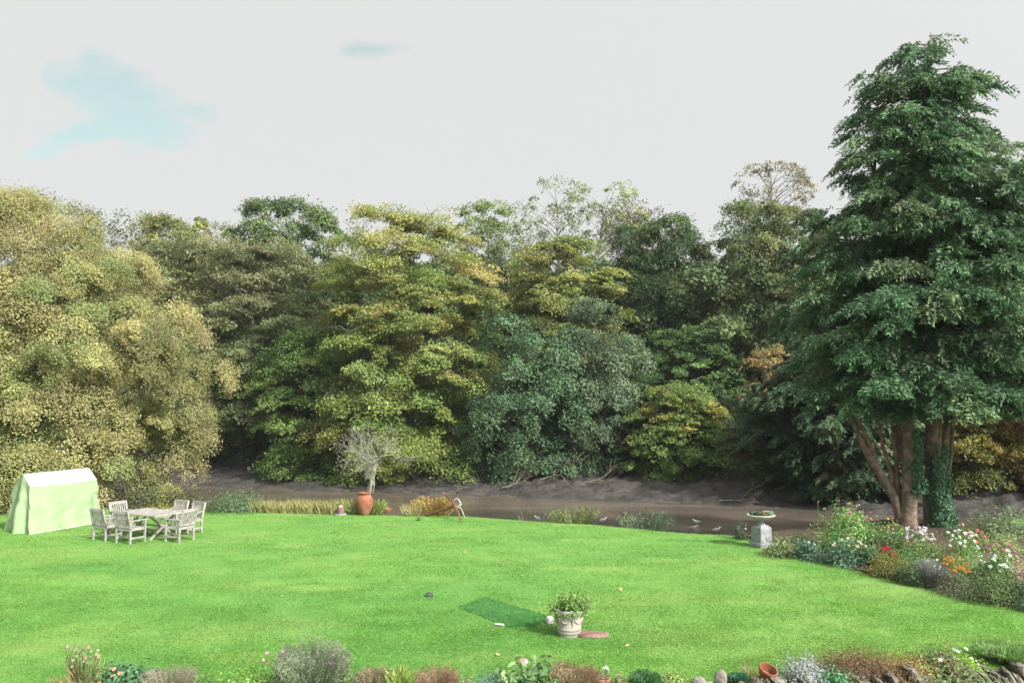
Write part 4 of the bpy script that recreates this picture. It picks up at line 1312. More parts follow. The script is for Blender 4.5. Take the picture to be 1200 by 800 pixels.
# front border, on top of the low wall
FG = 'plants along the top of the low stone wall'
FD = lambda px, k=0.0: float(wall_y((px - 600) / FPX * 12.0)) + .38 + k
BRN = [(.24, .15, .10, 3), (.17, .14, .075, 2), (.28, .19, .12, 1)]
plant('seed_heads', 'dry tan umbel seed heads on red stems, lower left corner', 'plant', 106, FD(106), 757, 51, 'blades', [(.27, .15, .08, 2), (.32, .24, .14, 2)], 132, .05, .012, flowers=[dict(col=(.34, .28, .18), n=46, r=.03, z=(.7, 1.05), dome=False), dict(col=(.30, .32, .22), n=16, r=.028, z=(.9, 1.05), dome=False)], seed=40, group=FG)
plant('dry_weed', 'few brown dry stems at the lower left corner', 'plant', 69, FD(69), 781, 16, 'blades', [(.3, .19, .1, 2)], 30, .04, .012, seed=41, group=FG)
plant('leafy_plant', 'dark green leafy plant with peach flowers beside the seed heads', 'plant', 150, FD(150), 778, 70, 'dome', [(.05, .13, .05, 3), (.08, .17, .08, 2)], 1980, .075, flowers=[dict(col=(.66, .36, .24), n=7, r=.045), dict(col=(.7, .58, .48), n=5, r=.04)], seed=42, group=FG)
plant('grey_tuft', 'grey beige wispy tuft right of the peach flowered plant', 'plant', 204, FD(204), 775, 66, 'shoots', [(.22, .21, .15, 3), (.28, .22, .18, 2), (.16, .19, .11, 2)], 924, .03, .008, seed=43, group=FG)
plant('geranium_plant', 'low lime green plant with three pink flowers', 'flowers', 300, FD(300), 781, 87, 'loose', [(.17, .27, .05, 3), (.12, .22, .05, 2)], 2200, .05, flowers=[dict(col=(.66, .32, .46), n=4, r=.04, z=(1.2, 1.7), spread=.3, dx=22)], seed=44, group=FG)
plant('lavender_bush', 'big grey lavender bush with faded mauve flower spikes', 'lavender', 369, FD(369), 744, 89, 'shoots', [(.17, .215, .12, 3), (.21, .225, .16, 2), (.13, .18, .09, 2)], 2860, .035, .011, flowers=[dict(col=(.22, .15, .20), n=95, r=.018, z=(.9, 1.07), k=4, stalk=False, front=False)], seed=45, group=FG)
plant('heather_bush', 'brown and olive heather tuft right of the big lavender', 'heather', 440, FD(440), 775, 44, 'shoots', [(.22, .17, .10, 2), (.17, .19, .07, 2), (.30, .22, .2, 1)], 924, .03, .010, seed=46, group=FG)
plant('iris_leaves', 'fan of yellow green sword leaves between two heathers', 'plant', 468, FD(468), 770, 42, 'blades', [(.30, .33, .08, 2), (.16, .25, .06, 3)], 132, .05, .028, seed=47, group=FG)
plant('heather_bush', 'rounded rusty pink heather left of the blue grey plant', 'heather', 514, FD(514), 773, 54, 'shoots', BRN, 620, .03, .010, seed=48, group=FG)
plant('blue_grey_plant', 'low blue grey feathery plant beside a pale stone', 'plant', 580, FD(580), 783, 44, 'dome', [(.16, .24, .20, 3), (.12, .2, .15, 2)], 1760, .035, .012, seed=49, group=FG)
plant('hydrangea_plant', 'large leaved green plant with one pale pink flower head', 'plant', 620, FD(620), 775, 59, 'loose', [(.11, .2, .07, 3), (.08, .16, .05, 2), (.17, .26, .1, 1)], 726, .13, .06, flowers=[dict(col=(.62, .42, .40), n=16, r=.04, z=(.95, 1.1), spread=.22, dx=-6)], seed=50, group=FG)
plant('heather_bush', 'wide rusty brown heather left of the upright terracotta pot', 'heather', 672, FD(672), 773, 63, 'shoots', [(.25, .165, .11, 3), (.19, .18, .09, 2)], 1408, .03, .010, seed=51, group=FG)
plant('green_cushion', 'dark green spiky cushion right of the upright terracotta pot', 'plant', 754, FD(754), 782, 37, 'tuft', [(.05, .14, .05, 3), (.08, .18, .07, 2)], 1144, .03, .010, seed=52, group=FG)
plant('low_plant', 'low yellow green rosettes beside the two boulders', 'plant', 785, FD(785), 787, 40, 'dome', [(.22, .28, .07, 2), (.13, .21, .06, 2), (.22, .18, .12, 1)], 1540, .04, seed=53, group=FG)
plant('green_cushion', 'small blue green cushion right of the boulders', 'plant', 861, FD(861), 786, 23, 'tuft', [(.045, .15, .08, 3), (.07, .18, .10, 2)], 836, .03, .010, seed=54, group=FG)
plant('dry_weed', 'thin brown stems behind the tilted terracotta bowl', 'plant', 876, FD(876, +.1), 768, 28, 'blades', [(.30, .20, .13, 2), (.2, .2, .1, 1)], 88, .04, .009, seed=55, group=FG)
plant('silver_bush', 'silvery grey white bush beside the tilted terracotta bowl', 'shrub', 936, FD(936, -.15), 757, 54, 'dome', [(.23, .255, .25, 3), (.29, .31, .31, 2), (.17, .20, .185, 1)], 2990, .045, .02, seed=56, group=FG, base=-.12)
plant('fern_plant', 'green fern at the foot of the brown heather', 'fern', 972, FD(972, -.3), 779, 42, 'loose', [(.07, .2, .09, 3), (.10, .25, .12, 2)], 924, .07, .02, seed=57, group=FG, base=-.1)
plant('heather_bush', 'large sprawling dead brown heather on the wall', 'heather', 1002, FD(1002, +.05), 761, 122, 'loose', [(.17, .105, .06, 3), (.13, .09, .05, 2), (.22, .14, .08, 1)], 6760, .07, .010, seed=58, group=FG, depth=.4, stemn=60)
plant('wiry_plant', 'wiry orange stems spilling over the slate wall', 'plant', 1062, FD(1062, -.05), 770, 66, 'loose', [(.34, .16, .05, 2), (.22, .2, .07, 2)], 1980, .06, .010, seed=59, group=FG)
plant('mixed_shrub', 'olive and tan leafy shrub with white daisies on the wall', 'flowers', 1098, FD(1098), 760, 73, 'loose', [(.14, .18, .06, 2), (.2, .17, .09, 2), (.09, .15, .05, 1)], 2600, .055, flowers=[dict(col=WHT, n=11, r=.04, z=(1.0, 1.25), dx=10)], seed=60, group=FG)
plant('lime_cushion', 'bright lime green cushion on the wall beside the daisies', 'plant', 1124, FD(1124), 766, 28, 'dome', [(.20, .38, .03, 3), (.15, .32, .03, 2)], 1980, .035, .015, seed=61, group=FG)
plant('grass_tuft', 'green tuft with purplish seed haze near the lower right corner', 'ornamental grass', 1172, FD(1172, +.3), 748, 68, 'tuft', [(.12, .26, .06, 4), (.16, .30, .08, 2), (.28, .22, .18, 1)], 1950, .035, .011, seed=62, group=FG)
plant('trailing_plant', 'bright green trailing plant at the foot of the wall', 'plant', 1150, FD(1150, -.9), 788, 118, 'dome', [(.12, .24, .10, 3), (.16, .28, .13, 2)], 2420, .05, seed=63, group=FG, base=-.5, depth=.3)
plant('low_plant', 'low yellow green plants filling between the pot and cushion', 'plant', 727, FD(727), 790, 30, 'dome', [(.15, .22, .07, 2), (.2, .17, .1, 1)], 1100, .04, seed=64, group=FG)

plant('low_plant', 'low grey green mat of leaves between big lavender and brown heather', 'plant', 412, FD(412), 784, 40, 'dome', [(.13, .19, .08, 3), (.17, .17, .09, 1)], 900, .04, seed=90, group=FG)
plant('low_plant', 'low tan and green growth between the rusty heather and the pale stone', 'plant', 542, FD(542), 788, 36, 'dome', [(.14, .18, .07, 2), (.2, .17, .11, 1)], 800, .04, seed=91, group=FG)
plant('low_plant', 'low green leaves right of the grey beige tuft', 'plant', 250, FD(250), 788, 44, 'dome', [(.13, .23, .06, 3), (.10, .18, .05, 2)], 800, .045, seed=92, group=FG)
plant('low_plant', 'sparse green and brown growth over the wall right of the daisies', 'plant', 1148, FD(1148, -.12), 772, 40, 'loose', [(.13, .19, .07, 3), (.2, .15, .09, 1)], 700, .045, seed=93, group=FG)
plant('low_plant', 'mossy green growth spilling over the slabs below the daisies', 'plant', 1092, FD(1092, -.4), 784, 50, 'dome', [(.10, .19, .07, 3), (.15, .2, .08, 1)], 900, .045, seed=94, group=FG, base=-.3)
plant('low_plant', 'brown and green tangle between the boulders and the tilted pot', 'plant', 884, FD(884, -.15), 785, 40, 'loose', [(.2, .15, .09, 2), (.13, .18, .07, 1)], 700, .045, seed=95, group=FG, base=-.1)

# ------------------------------------------------------------------ low stone wall, boulders
rng = np.random.default_rng(12)


def stone(mb, c, size, rz=0, seed=0, tilt=0.0):
    u = 8
    V, F = [], []
    for i in range(5):
        ph = -math.pi / 2 + math.pi * i / 4
        for j in range(u):
            th = 2 * math.pi * j / u
            r = 1 + .22 * rng.normal()
            k = max(abs(math.cos(ph) * math.cos(th)), abs(math.cos(ph) * math.sin(th)), abs(math.sin(ph)), .4) ** .55
            p = np.array([math.cos(ph) * math.cos(th) * size[0], math.cos(ph) * math.sin(th) * size[1], math.sin(ph) * size[2]]) / 2 / k * (1 + (r - 1) * .35)
            p = np.array([p[0] + p[2] * tilt, p[1], p[2]])
            V.append((c[0] + p[0] * math.cos(rz) - p[1] * math.sin(rz), c[1] + p[0] * math.sin(rz) + p[1] * math.cos(rz), c[2] + p[2]))
    for i in range(4):
        for j in range(u):
            F.append((i * u + j, i * u + (j + 1) % u, (i + 1) * u + (j + 1) % u, (i + 1) * u + j))
    mb.add(V, F)


wl = thing('stone_wall', 'low rough stone wall with upright slate slabs at the lawn foot', 'wall', (0, 0, -1.05))
mb = MB()
xx = -16.0
while xx < 16:
    w = .16 + .14 * rng.random()
    for zz_, hh_ in ((.25, .5), (.68, .42)):
        stone(mb, (xx + rng.normal(0, .03), wall_y(xx) + .08 + rng.normal(0, .04), zz_), (w * 1.15, .42, hh_ * 1.05), rng.normal(0, .08))
    xx += w
mb.build('rubble', M['rubble'], wl)
mb = MB()
xx = -16.0
while xx < 16:
    w = .07 + .09 * rng.random()
    stone(mb, (xx, wall_y(xx) + .08 + rng.normal(0, .03), .98 + .05 * rng.normal()), (w * 1.15, .36, .24 + .12 * rng.random()), rng.normal(0, .12), tilt=-.55)
    xx += w
mb.build('coping', M['rubble'], wl)

BO = 'loose boulders on the low wall'
for (px, py, w, h, lab) in ((814, 790, 17, 15, 'grey brown boulder left of the upright boulder on the wall'), (840, 790, 16, 22, 'upright pinkish boulder on the wall left of the green cushion'), (824, 797, 18, 8, 'flat pale stone at the bottom edge below the boulders'),
                            (553, 797, 24, 10, 'flat pale grey stone beside the blue grey plant'), (905, 797, 34, 8, 'flat grey stone below the tilted terracotta bowl')):
    p = gr(px, 797, .02)
    mb = MB()
    s_ = p.y / FPX
    stone(mb, (0, 0, h * s_ * .4), (w * s_, w * s_ * .9, h * s_), rng.normal(0, .4))
    o = mb.build('boulder', M['boulder'], smooth=True)
    md = o.modifiers.new('smooth', 'SUBSURF'); md.levels = md.render_levels = 1
    o.location = (p.x, float(wall_y(p.x)) + .3, 0)
    tag(o, lab, 'boulder', BO)

# ------------------------------------------------------------------ garden furniture
def chair(label, x, y, rz, first=None):
    if first is not None:
        r = first.copy(); COL.objects.link(r)
        r.location, r.rotation_euler = (x, y, 0.01), (0, 0, rz)
        r['label'] = label
        for ch in list(first.children):
            c = ch.copy(); COL.objects.link(c); c.parent = r
            for g_ in ch.children:
                e = g_.copy(); COL.objects.link(e); e.parent = c
        return r
    t = thing('garden_armchair', label, 'chair', (x, y, .01), rz, 'wooden armchairs around the garden table')
    m = M['teak']
    # faces +Y
    b = MB()
    for k in range(6):
        b.box((0, -.21 + k * .088, .43), (.50, .072, .022), bev=.004)
    b.box((0, .25, .40), (.52, .03, .06)); b.box((0, -.25, .40), (.52, .03, .06))
    b.bar((-.26, -.25, .40), (-.26, .25, .40), .03, .06); b.bar((.26, -.25, .40), (.26, .25, .40), .03, .06)
    b.build('seat', m, t)
    b = MB()
    top = lambda s_: (s_, -.38, .93)
    b.bar((-.27, -.36, .90), (.27, -.36, .90), .035, .085)
    b.bar((-.27, -.275, .50), (.27, -.275, .50), .03, .055)
    for k in range(7):
        q = -.21 + k * .07
        b.bar((q, -.275, .51), (q, -.36, .88), .032, .018, up=(0, 1, 0))
    b.build('backrest', m, t)
    for s_ in (-1, 1):
        b = MB(); b.bar((s_ * .28, -.25, 0), (s_ * .28, -.25, .44), .05, .05); b.bar((s_ * .28, -.25, .44), (s_ * .28, -.37, .94), .05, .05); b.build('leg', m, t)
        b = MB(); b.bar((s_ * .28, .25, 0), (s_ * .28, .25, .64), .05, .05); b.build('leg', m, t)
        b = MB(); b.bar((s_ * .285, -.31, .655), (s_ * .285, .30, .655), .065, .028); b.build('armrest', m, t)
        b = MB(); b.bar((s_ * .28, -.23, .16), (s_ * .28, .23, .16), .03, .05); b.build('stretcher', m, t)
    return t


TC, TA = Vector((-10.98, 24.7, 0)), math.radians(-28)
tx_, ty_ = Vector((math.cos(TA), math.sin(TA), 0)), Vector((-math.sin(TA), math.cos(TA), 0))
tb_ = thing('garden_table', 'weathered grey slatted wooden table with crossed legs', 'table', (TC.x, TC.y, .01), TA)
b = MB()
for k in range(11):
    b.box((0, -.5 + k * .1, .73), (1.72, .088, .024), bev=.004)
b.box((0, .565, .727), (1.86, .05, .034)); b.box((0, -.565, .727), (1.86, .05, .034))
b.box((.905, 0, .726), (.05, 1.08, .034)); b.box((-.905, 0, .726), (.05, 1.08, .034))
b.build('tabletop', M['teak'], tb_)
for s_ in (-1, 1):
    for q in (-1, 1):
        b = MB(); b.bar((s_ * .55 + q * .02, -.45 * q, 0), (s_ * .55 + q * .02, .45 * q, .70), .045, .07, up=(1, 0, 0)); b.build('leg', M['teak'], tb_)
b = MB(); b.bar((-.55, 0, .35), (.55, 0, .35), .05, .05); b.bar((-.55, .1, .18), (.55, .1, .18), .04, .05); b.build('stretcher', M['teak'], tb_)

fa = TA - 0.0
ch0 = None
for (u, v, rz, lab) in ((-.72, -.92, fa, 'wooden armchair with its slatted back to us, nearest the swing cover'),
                        (.38, -.95, fa + .06, 'wooden armchair with its slatted back to us, in front of the table'),
                        (1.42, -.10, fa + math.radians(97), 'wooden armchair at the right end of the table, seen from behind'),
                        (-1.42, .15, fa - math.radians(92), 'wooden armchair at the left end of the table against the dark shrubs'),
                        (-.28, 1.02, fa + math.radians(182), 'wooden armchair on the river side of the table, left one of two'),
                        (.50, 1.0, fa + math.radians(176), 'wooden armchair on the river side of the table, right one of two')):
    p = TC + tx_ * u + ty_ * v
    c_ = chair(lab, p.x, p.y, rz, ch0)
    ch0 = ch0 or c_

# covered swing seat: the loose cover hangs over a frame
rng = np.random.default_rng(31)
FL, FR, BL = np.array([-14.80, 24.95]), np.array([-13.95, 27.65]), np.array([-16.15, 25.8])
BR = FR + (BL - FL)
cen = (FL + FR + BL + BR) / 4
O = np.array([cen[0], cen[1], .01])
sw = thing('swing_seat_cover', 'garden swing seat under a pale green fabric cover with whitish roof', 'covered swing', tuple(O))
L_ax = unit(FR - FL); W_ax = unit(BL - FL)
eave = 1.42
e_in = lambda P, s, w: P + L_ax * s + W_ax * w
EFL, EFR, EBL, EBR = e_in(FL, .22, .42), e_in(FR, -.05, .30), e_in(BL, .22, -.18), e_in(BR, -.05, -.18)
RL, RR = (EFL + EBL) / 2 - W_ax * .04, (EFR + EBR) / 2 - W_ax * .04
ridge = 1.80


def top_path(a, b, n, ra=None):
    out = []
    for i in range(n):
        t = i / n
        if ra is None:
            p = a + (b - a) * t
            out.append((p[0], p[1], eave - .03 * math.sin(t * math.pi)))
        else:
            if t < .5:
                p, z = a + (ra - a) * t * 2, eave + (ridge - eave) * t * 2
            else:
                p, z = ra + (b - ra) * (t * 2 - 1), ridge + (eave - ridge) * (t * 2 - 1)
            out.append((p[0], p[1], z))
    return out


def bot_path(a, b, n):
    return [tuple(a + (b - a) * (i / n)) + (0.0,) for i in range(n)]


tp = top_path(EFL, EFR, 70) + top_path(EFR, EBR, 44, RR) + top_path(EBR, EBL, 70) + top_path(EBL, EFL, 44, RL)
bp_ = bot_path(FL, FR, 70) + bot_path(FR, BR, 44) + bot_path(BR, BL, 70) + bot_path(BL, FL, 44)
tp, bp_ = np.array(tp), np.array(bp_)
n = len(tp)
nv = 26
V = np.empty((nv, n, 3))
nrm2 = unit(bp_[:, :2] - cen)
s_arc = np.arange(n) * .04
fold = (noise(s_arc * 1.4, s_arc * 0, seed=8, octaves=2) - .5) * .28 + .025 * np.sin(s_arc * 9)
deep = np.zeros(n)
deep[184:228] = .16 * np.cos((np.arange(44) - 24) / 44 * 2 * math.pi * 1.8) * np.sin(np.arange(44) / 44 * math.pi)
for i in range(nv):
    t = 1 - i / (nv - 1)            # 1 at the top
    P = bp_ * (1 - t) + tp * t
    amp = (1 - t) ** .8
    wr = (noise(s_arc * 2.2, np.full(n, t * 5), seed=15, octaves=3) - .5) * .15
    dsp = fold * amp + deep * np.sin(min(1, (1 - t) * 1.2) * math.pi * .5) + wr * min(1, (1 - t) * 4)
    P[:, :2] += nrm2 * dsp[:, None]
    P[:, 2] = np.maximum(P[:, 2], 0) - (.0 if i < nv - 1 else .005)
    V[i] = P
idx = np.arange(nv * n).reshape(nv, n)
F = np.stack([idx[:-1], idx[1:], np.roll(idx, -1, 1)[1:], np.roll(idx, -1, 1)[:-1]], -1).reshape(-1, 4)
raw_mesh('side_panel', V.reshape(-1, 3) - O, F, M['cloth'], sw, smooth=True)
mb = MB()
for (a, b2) in (((EFL, EFR), (RL, RR)), ((EBL, EBR), (RL, RR))):
    P, F = [], []
    for i in range(15):
        for j in range(9):
            u, v = i / 14, j / 8
            lo3 = np.append(a[0] + (a[1] - a[0]) * u, eave - .03 * math.sin(u * math.pi)); hi3 = np.append(b2[0] + (b2[1] - b2[0]) * u, ridge)
            q = lo3 + (hi3 - lo3) * v
            q[2] += .004 - .03 * math.sin(u * math.pi) * math.sin(v * math.pi) + .01 * math.sin(u * 14) * math.sin(v * 3.1)
            P.append(tuple(q - O))
    for i in range(14):
        for j in range(8):
            F.append((i * 9 + j, i * 9 + 9 + j, i * 9 + 10 + j, i * 9 + j + 1))
    mb.add(P, F)
mb.build('roof_panel', M['roofcloth'], sw, smooth=True)
mb = MB()
ta_ = bp_[:70] + np.column_stack([nrm2[:70] * (fold[:70, None] + .012), np.zeros(70)])
mb.tube([tuple(p + np.array([0, 0, .03]) - O) for p in ta_], .018, 6)
mb.build('hem', M['roofcloth'], sw, smooth=True)

# ------------------------------------------------------------------ pots and ornaments
def pot(name, label, cat, loc, prof, mat, n=40, group=None):
    t = thing(name, label, cat, loc, 0, group)
    MB().lathe(prof, n, cap=False).build('body', mat, t, smooth=True)
    return t


p = gr(667, 745)
pt = pot('stone_planter', 'pale stone planter with moulded swags holding a bushy green plant', 'planter', (p.x, p.y, .01),
         [(0, 0), (.175, 0), (.188, .01), (.190, .05), (.196, .06), (.208, .075), (.208, .095), (.203, .105), (.209, .12), (.217, .13), (.217, .15), (.211, .16), (.232, .30), (.243, .38), (.262, .40), (.268, .43), (.268, .455), (.258, .47), (.235, .47), (.225, .40), (0, .39)], M['stonepot'])
b = MB()
for i in range(6):
    a0 = i * math.pi / 3 + .2
    pts = []
    for k in range(9):
        a = a0 + (k / 8 - .5) * .95
        zz_ = .335 - .075 * math.cos((k / 8 - .5) * math.pi)
        r_ = .211 + (zz_ - .16) * .15 + .004
        pts.append((math.cos(a) * r_, math.sin(a) * r_, zz_))
    b.tube(pts, [.008, .011, .014, .017, .018, .017, .014, .011, .008], 7)
    a = a0 + .52
    b.tube([(math.cos(a) * .243, math.sin(a) * .243, .35), (math.cos(a) * .236, math.sin(a) * .236, .29), (math.cos(a) * .226, math.sin(a) * .226, .22)], [.02, .016, .006], 7)
b.build('swag', M['stonepot'], pt, smooth=True)
MB().lathe([(0, .40), (.226, .405)], 24, cap=False).build('soil', M['soil'], pt)
pl = plant('potted_shrub', 'bushy fresh green plant growing in the pale stone planter', 'plant', 667, p.y, 696, 46, 'loose', [(.15, .25, .06, 3), (.10, .19, .05, 2), (.22, .29, .10, 1), (.16, .12, .06, .5)], 1500, .065, seed=70, base=.42)
plant_tr = pl
rng = np.random.default_rng(14)

q = gr(644, 731)
o = MB().box((0, 0, .07), (.12, .12, .13), bev=.02, rz=.4).build('stone_block', M['whitestone'])
o.location = (q.x, q.y, .005); tag(o, 'small white stone block between the green mat and the planter', 'block')
q = gr(696, 746.5)
mb = MB()
ang = [(-.34, -.02), (-.2, -.13), (.06, -.16), (.26, -.10), (.30, .03), (.12, .16), (-.12, .19), (-.30, .12)]
mb.add([(a_, b_, 0) for a_, b_ in ang] + [(a_ * .96, b_ * .96, .035) for a_, b_ in ang], [tuple(range(7, -1, -1)), tuple(range(8, 16))] + [(i, (i + 1) % 8, 8 + (i + 1) % 8, 8 + i) for i in range(8)])
o = mb.build('red_slab', M['slab']); o.location = (q.x - .02, q.y + .02, .03); tag(o, 'flat reddish stone slab lying beside the planter', 'slab')

# the green mat on the lawn
C4 = [gr(537, 712.7), gr(597, 736.5), gr(628, 736.5), gr(645, 724), gr(568, 701.7)]
P4 = [np.array([c.x, c.y]) for c in C4]
ce = np.mean(P4, axis=0)
mb = MB()
ring = []
for i in range(5):
    for k in range(12):
        q2 = P4[i] + (P4[(i + 1) % 5] - P4[i]) * k / 12
        ring.append(q2 + rng.normal(0, .008, 2) - ce)
nr = len(ring)
P = [(r_[0], r_[1], .0) for r_ in ring] + [(r_[0], r_[1], .022) for r_ in ring]
for f in (.75, .5, .25):
    P += [(r_[0] * f, r_[1] * f, .026 + .010 * rng.random()) for r_ in ring]
P.append((0, 0, .03))
F = []
for l in range(4):
    for i in range(nr):
        F.append((l * nr + i, l * nr + (i + 1) % nr, (l + 1) * nr + (i + 1) % nr, (l + 1) * nr + i))
F += [(4 * nr + i, 4 * nr + (i + 1) % nr, 5 * nr) for i in range(nr)]
mt = thing('green_mat', 'flat dark green artificial grass mat lying on the lawn', 'mat', (ce[0], ce[1], .01))
mb.add(P, F).build('matting', M['mat_green'], mt, smooth=True)
lv = Leaves()
n = 9000
w_ = rng.random((n, 1)) ** .5
k = rng.integers(0, nr, n)
R_ = np.array(ring)
f_ = rng.random((n, 1))
pp = (R_[k] * (1 - f_) + R_[(k + 1) % nr] * f_) * w_
lv.add(np.column_stack([pp, np.full(n, .036)]), rdir(n) * np.array([1, 1, .3]), np.array([0, 0, 1.0]) + .5 * rng.normal(size=(n, 3)), .03, .012, mix_pal([(.07, .225, .055, 2), (.095, .27, .07, 1)], n))
lv.build('pile', M['leaf'], mt)
q = gr(585, 733)
o = MB().box((0, 0, .03), (.20, .05, .04), bev=.015, rz=-.35).build('edge_stone', M['whitestone']); o.location = (q.x, q.y - .05, .01); tag(o, 'pale stone strip at the front edge of the green mat', 'stone')
q = gr(503, 699)
mb = MB(); stone(mb, (0, 0, .04), (.17, .12, .10), .3)
o = mb.build('grey_stone', M['darkstone'], smooth=True); o.location = (q.x, q.y, .005); tag(o, 'small dark grey stone alone on the lawn left of the mat', 'stone')

# terracotta jar, bowl and little ornament at the lawn edge
q = gr(427, 603.5)
pot('terracotta_jar', 'big round bellied terracotta jar at the lawn edge', 'jar', (q.x, q.y, .01),
    [(0, 0), (.15, 0), (.17, .02), (.25, .18), (.30, .36), (.315, .48), (.29, .60), (.22, .69), (.185, .72), (.185, .74), (.225, .765), (.235, .79), (.225, .81), (.19, .81), (.165, .74), (.2, .66), (0, .5)], M['terracotta'])
q = gr(453, 600.5)
bw = pot('terracotta_bowl', 'wide shallow terracotta bowl right of the big jar', 'bowl', (q.x, q.y, .01),
         [(0, 0), (.13, 0), (.15, .02), (.185, .09), (.20, .13), (.215, .135), (.215, .16), (.19, .165), (.17, .12), (0, .10)], M['terracotta'])
q = gr(399, 603.5)
od = thing('stone_ornament', 'small brown pot shaped ornament on a round stone slab left of the jar', 'ornament', (q.x, q.y, .01))
MB().lathe([(0, 0), (.20, 0), (.215, .015), (.215, .035), (.2, .05), (0, .05)], 24, cap=False).build('slab', M['pedestal'], od, smooth=True)
MB().lathe([(.105, .05), (.12, .10), (.125, .17), (.11, .24), (.09, .27), (0, .28)], 20, cap=False).build('body', M['slab'], od, smooth=True)
MB().lathe([(.0, .275), (.07, .278), (.075, .31), (.05, .34), (.0, .35)], 16, cap=False).build('cap', M['whitestone'], od, smooth=True)

# grapnel anchor
hub = np.array(at(533, 592.5, 28.2))
an = thing('anchor', 'old rusty iron four armed anchor leaning on its arms at the lawn edge', 'anchor', (hub[0], hub[1], 0))
A0 = np.array([hub[0], hub[1], 0])
tail = np.array(gr(499, 605))
MB().tube([tuple(tail + np.array([0, 0, .05]) - A0), tuple((tail + hub) / 2 + np.array([0, 0, .02]) - A0), tuple(hub - A0)], [.055, .045, .05], 10).build('shank', M['rust'], an, smooth=True)
MB().lathe([(0, -.09), (.07, -.08), (.09, 0), (.07, .08), (0, .09)], 14, c=tuple(hub - A0), cap=False).build('crown_boss', M['rust'], an, smooth=True)
MB().tube([tuple(tail - A0 + np.array([-.10, 0, .09 + .08])), tuple(tail - A0 + np.array([-.16, 0, .07])), tuple(tail - A0 + np.array([-.08, 0, -.0 + .03])), tuple(tail - A0 + np.array([0, 0, .06]))], .015, 6).build('ring', M['rust'], an, smooth=True)
arms = [([hub, np.array(at(527, 583, 28.0)), np.array(at(522, 578, 27.8)), np.array(at(517, 577.5, 27.7))], 'rust', .032),
        ([hub, np.array(at(537, 601, 27.8)), np.array(gr(541.5, 612.5))], 'rust', .030),
        ([hub, np.array(at(540, 594, 28.5)), np.array(at(543, 603, 28.6)), np.array(at(546, 607, 28.7)) * np.array([1, 1, 1])], 'paleiron', .024),
        ([hub + np.array([.12, .1, .02]), np.array(at(541, 592, 28.6)), np.array(at(537.5, 584.5, 28.7)), np.array(at(534.5, 583.5, 28.7)), np.array(at(532.5, 585.5, 28.7))], 'paleiron', .024)]
for pts, mm, r_ in arms:
    t = np.linspace(0, 1, 9)
    P = np.array(pts)
    PP = np.stack([np.interp(t, np.linspace(0, 1, len(P)), P[:, k]) for k in range(3)], 1)
    PP[1:-1] = (PP[:-2] + PP[1:-1] * 2 + PP[2:]) / 4
    b = MB(); b.tube([tuple(p_ - A0) for p_ in PP], np.linspace(r_ * 1.2, r_ * .7, 9), 8)
    e, d_ = PP[-1] - A0, unit(PP[-1] - PP[-2])
    sd = unit(np.cross(d_, [0, 1, 0.0]))
    b.add([tuple(e - d_ * .08 - sd * .01), tuple(e - d_ * .03 + np.array([.03, -.05, 0])), tuple(e + d_ * .08), tuple(e - d_ * .03 + np.array([-.03, .05, 0])), tuple(e - d_ * .03 + sd * .02)],
          [(0, 1, 4), (1, 2, 4), (2, 3, 4), (3, 0, 4), (0, 3, 2, 1)])
    b.build('arm', M[mm], an, smooth=True)

# pedestal with planted bowl
q = gr(894, 642)
pd = thing('stone_pedestal', 'square grey stone pedestal carrying a wide white bowl', 'pedestal', (q.x, q.y + .1, 0))
rzp = math.radians(24)
MB().box((0, 0, .08), (.50, .50, .16), rz=rzp, bev=.02).build('plinth', M['pedestal'], pd)
b = MB().box((0, 0, .37), (.40, .40, .42), rz=rzp, bev=.012)
b.box((0, 0, .605), (.34, .34, .05), rz=rzp, top=.75, bev=.0)
b.build('shaft', M['pedestal'], pd)
MB().lathe([(.125, .625), (.10, .66), (.085, .70), (.095, .74), (.13, .76), (.13, .775)], 20, cap=False).build('neck', M['pedestal'], pd, smooth=True)
bo = thing('planted_bowl', 'wide shallow white stone bowl of small plants on the pedestal', 'planter', (q.x, q.y + .1, .775))
MB().lathe([(0, 0), (.13, 0), (.20, .015), (.30, .05), (.345, .09), (.36, .11), (.385, .115), (.39, .135), (.37, .145), (.34, .12), (0, .10)], 36, cap=False).build('body', M['whitestone'], bo, smooth=True)
MB().lathe([(0, .115), (.335, .117)], 24, cap=False).build('soil', M['soil'], bo)
lv = Leaves()
for (ox, oy, r_, pal, n, h_) in ((-.26, 0, .08, BLG, 150, .10), (-.10, -.05, .13, DKG, 320, .08), (.03, -.05, .12, [(.35, .2, .1), (.2, .17, .08)], 260, .08), (.20, 0, .14, [(.35, .45, .30), (.14, .25, .10)], 420, .12)):
    a = rng.random(n) * 6.28; u = np.sqrt(rng.random(n)) * r_
    lv.add(np.stack([ox + np.cos(a) * u, oy + np.sin(a) * u, .12 + rng.random(n) * h_], 1), np.array([0, -.4, 1.0]) + .6 * rng.normal(size=(n, 3)), rdir(n), .045, .028, mix_pal(pal, n))
lv.build('plants', M['leaf'], bo)

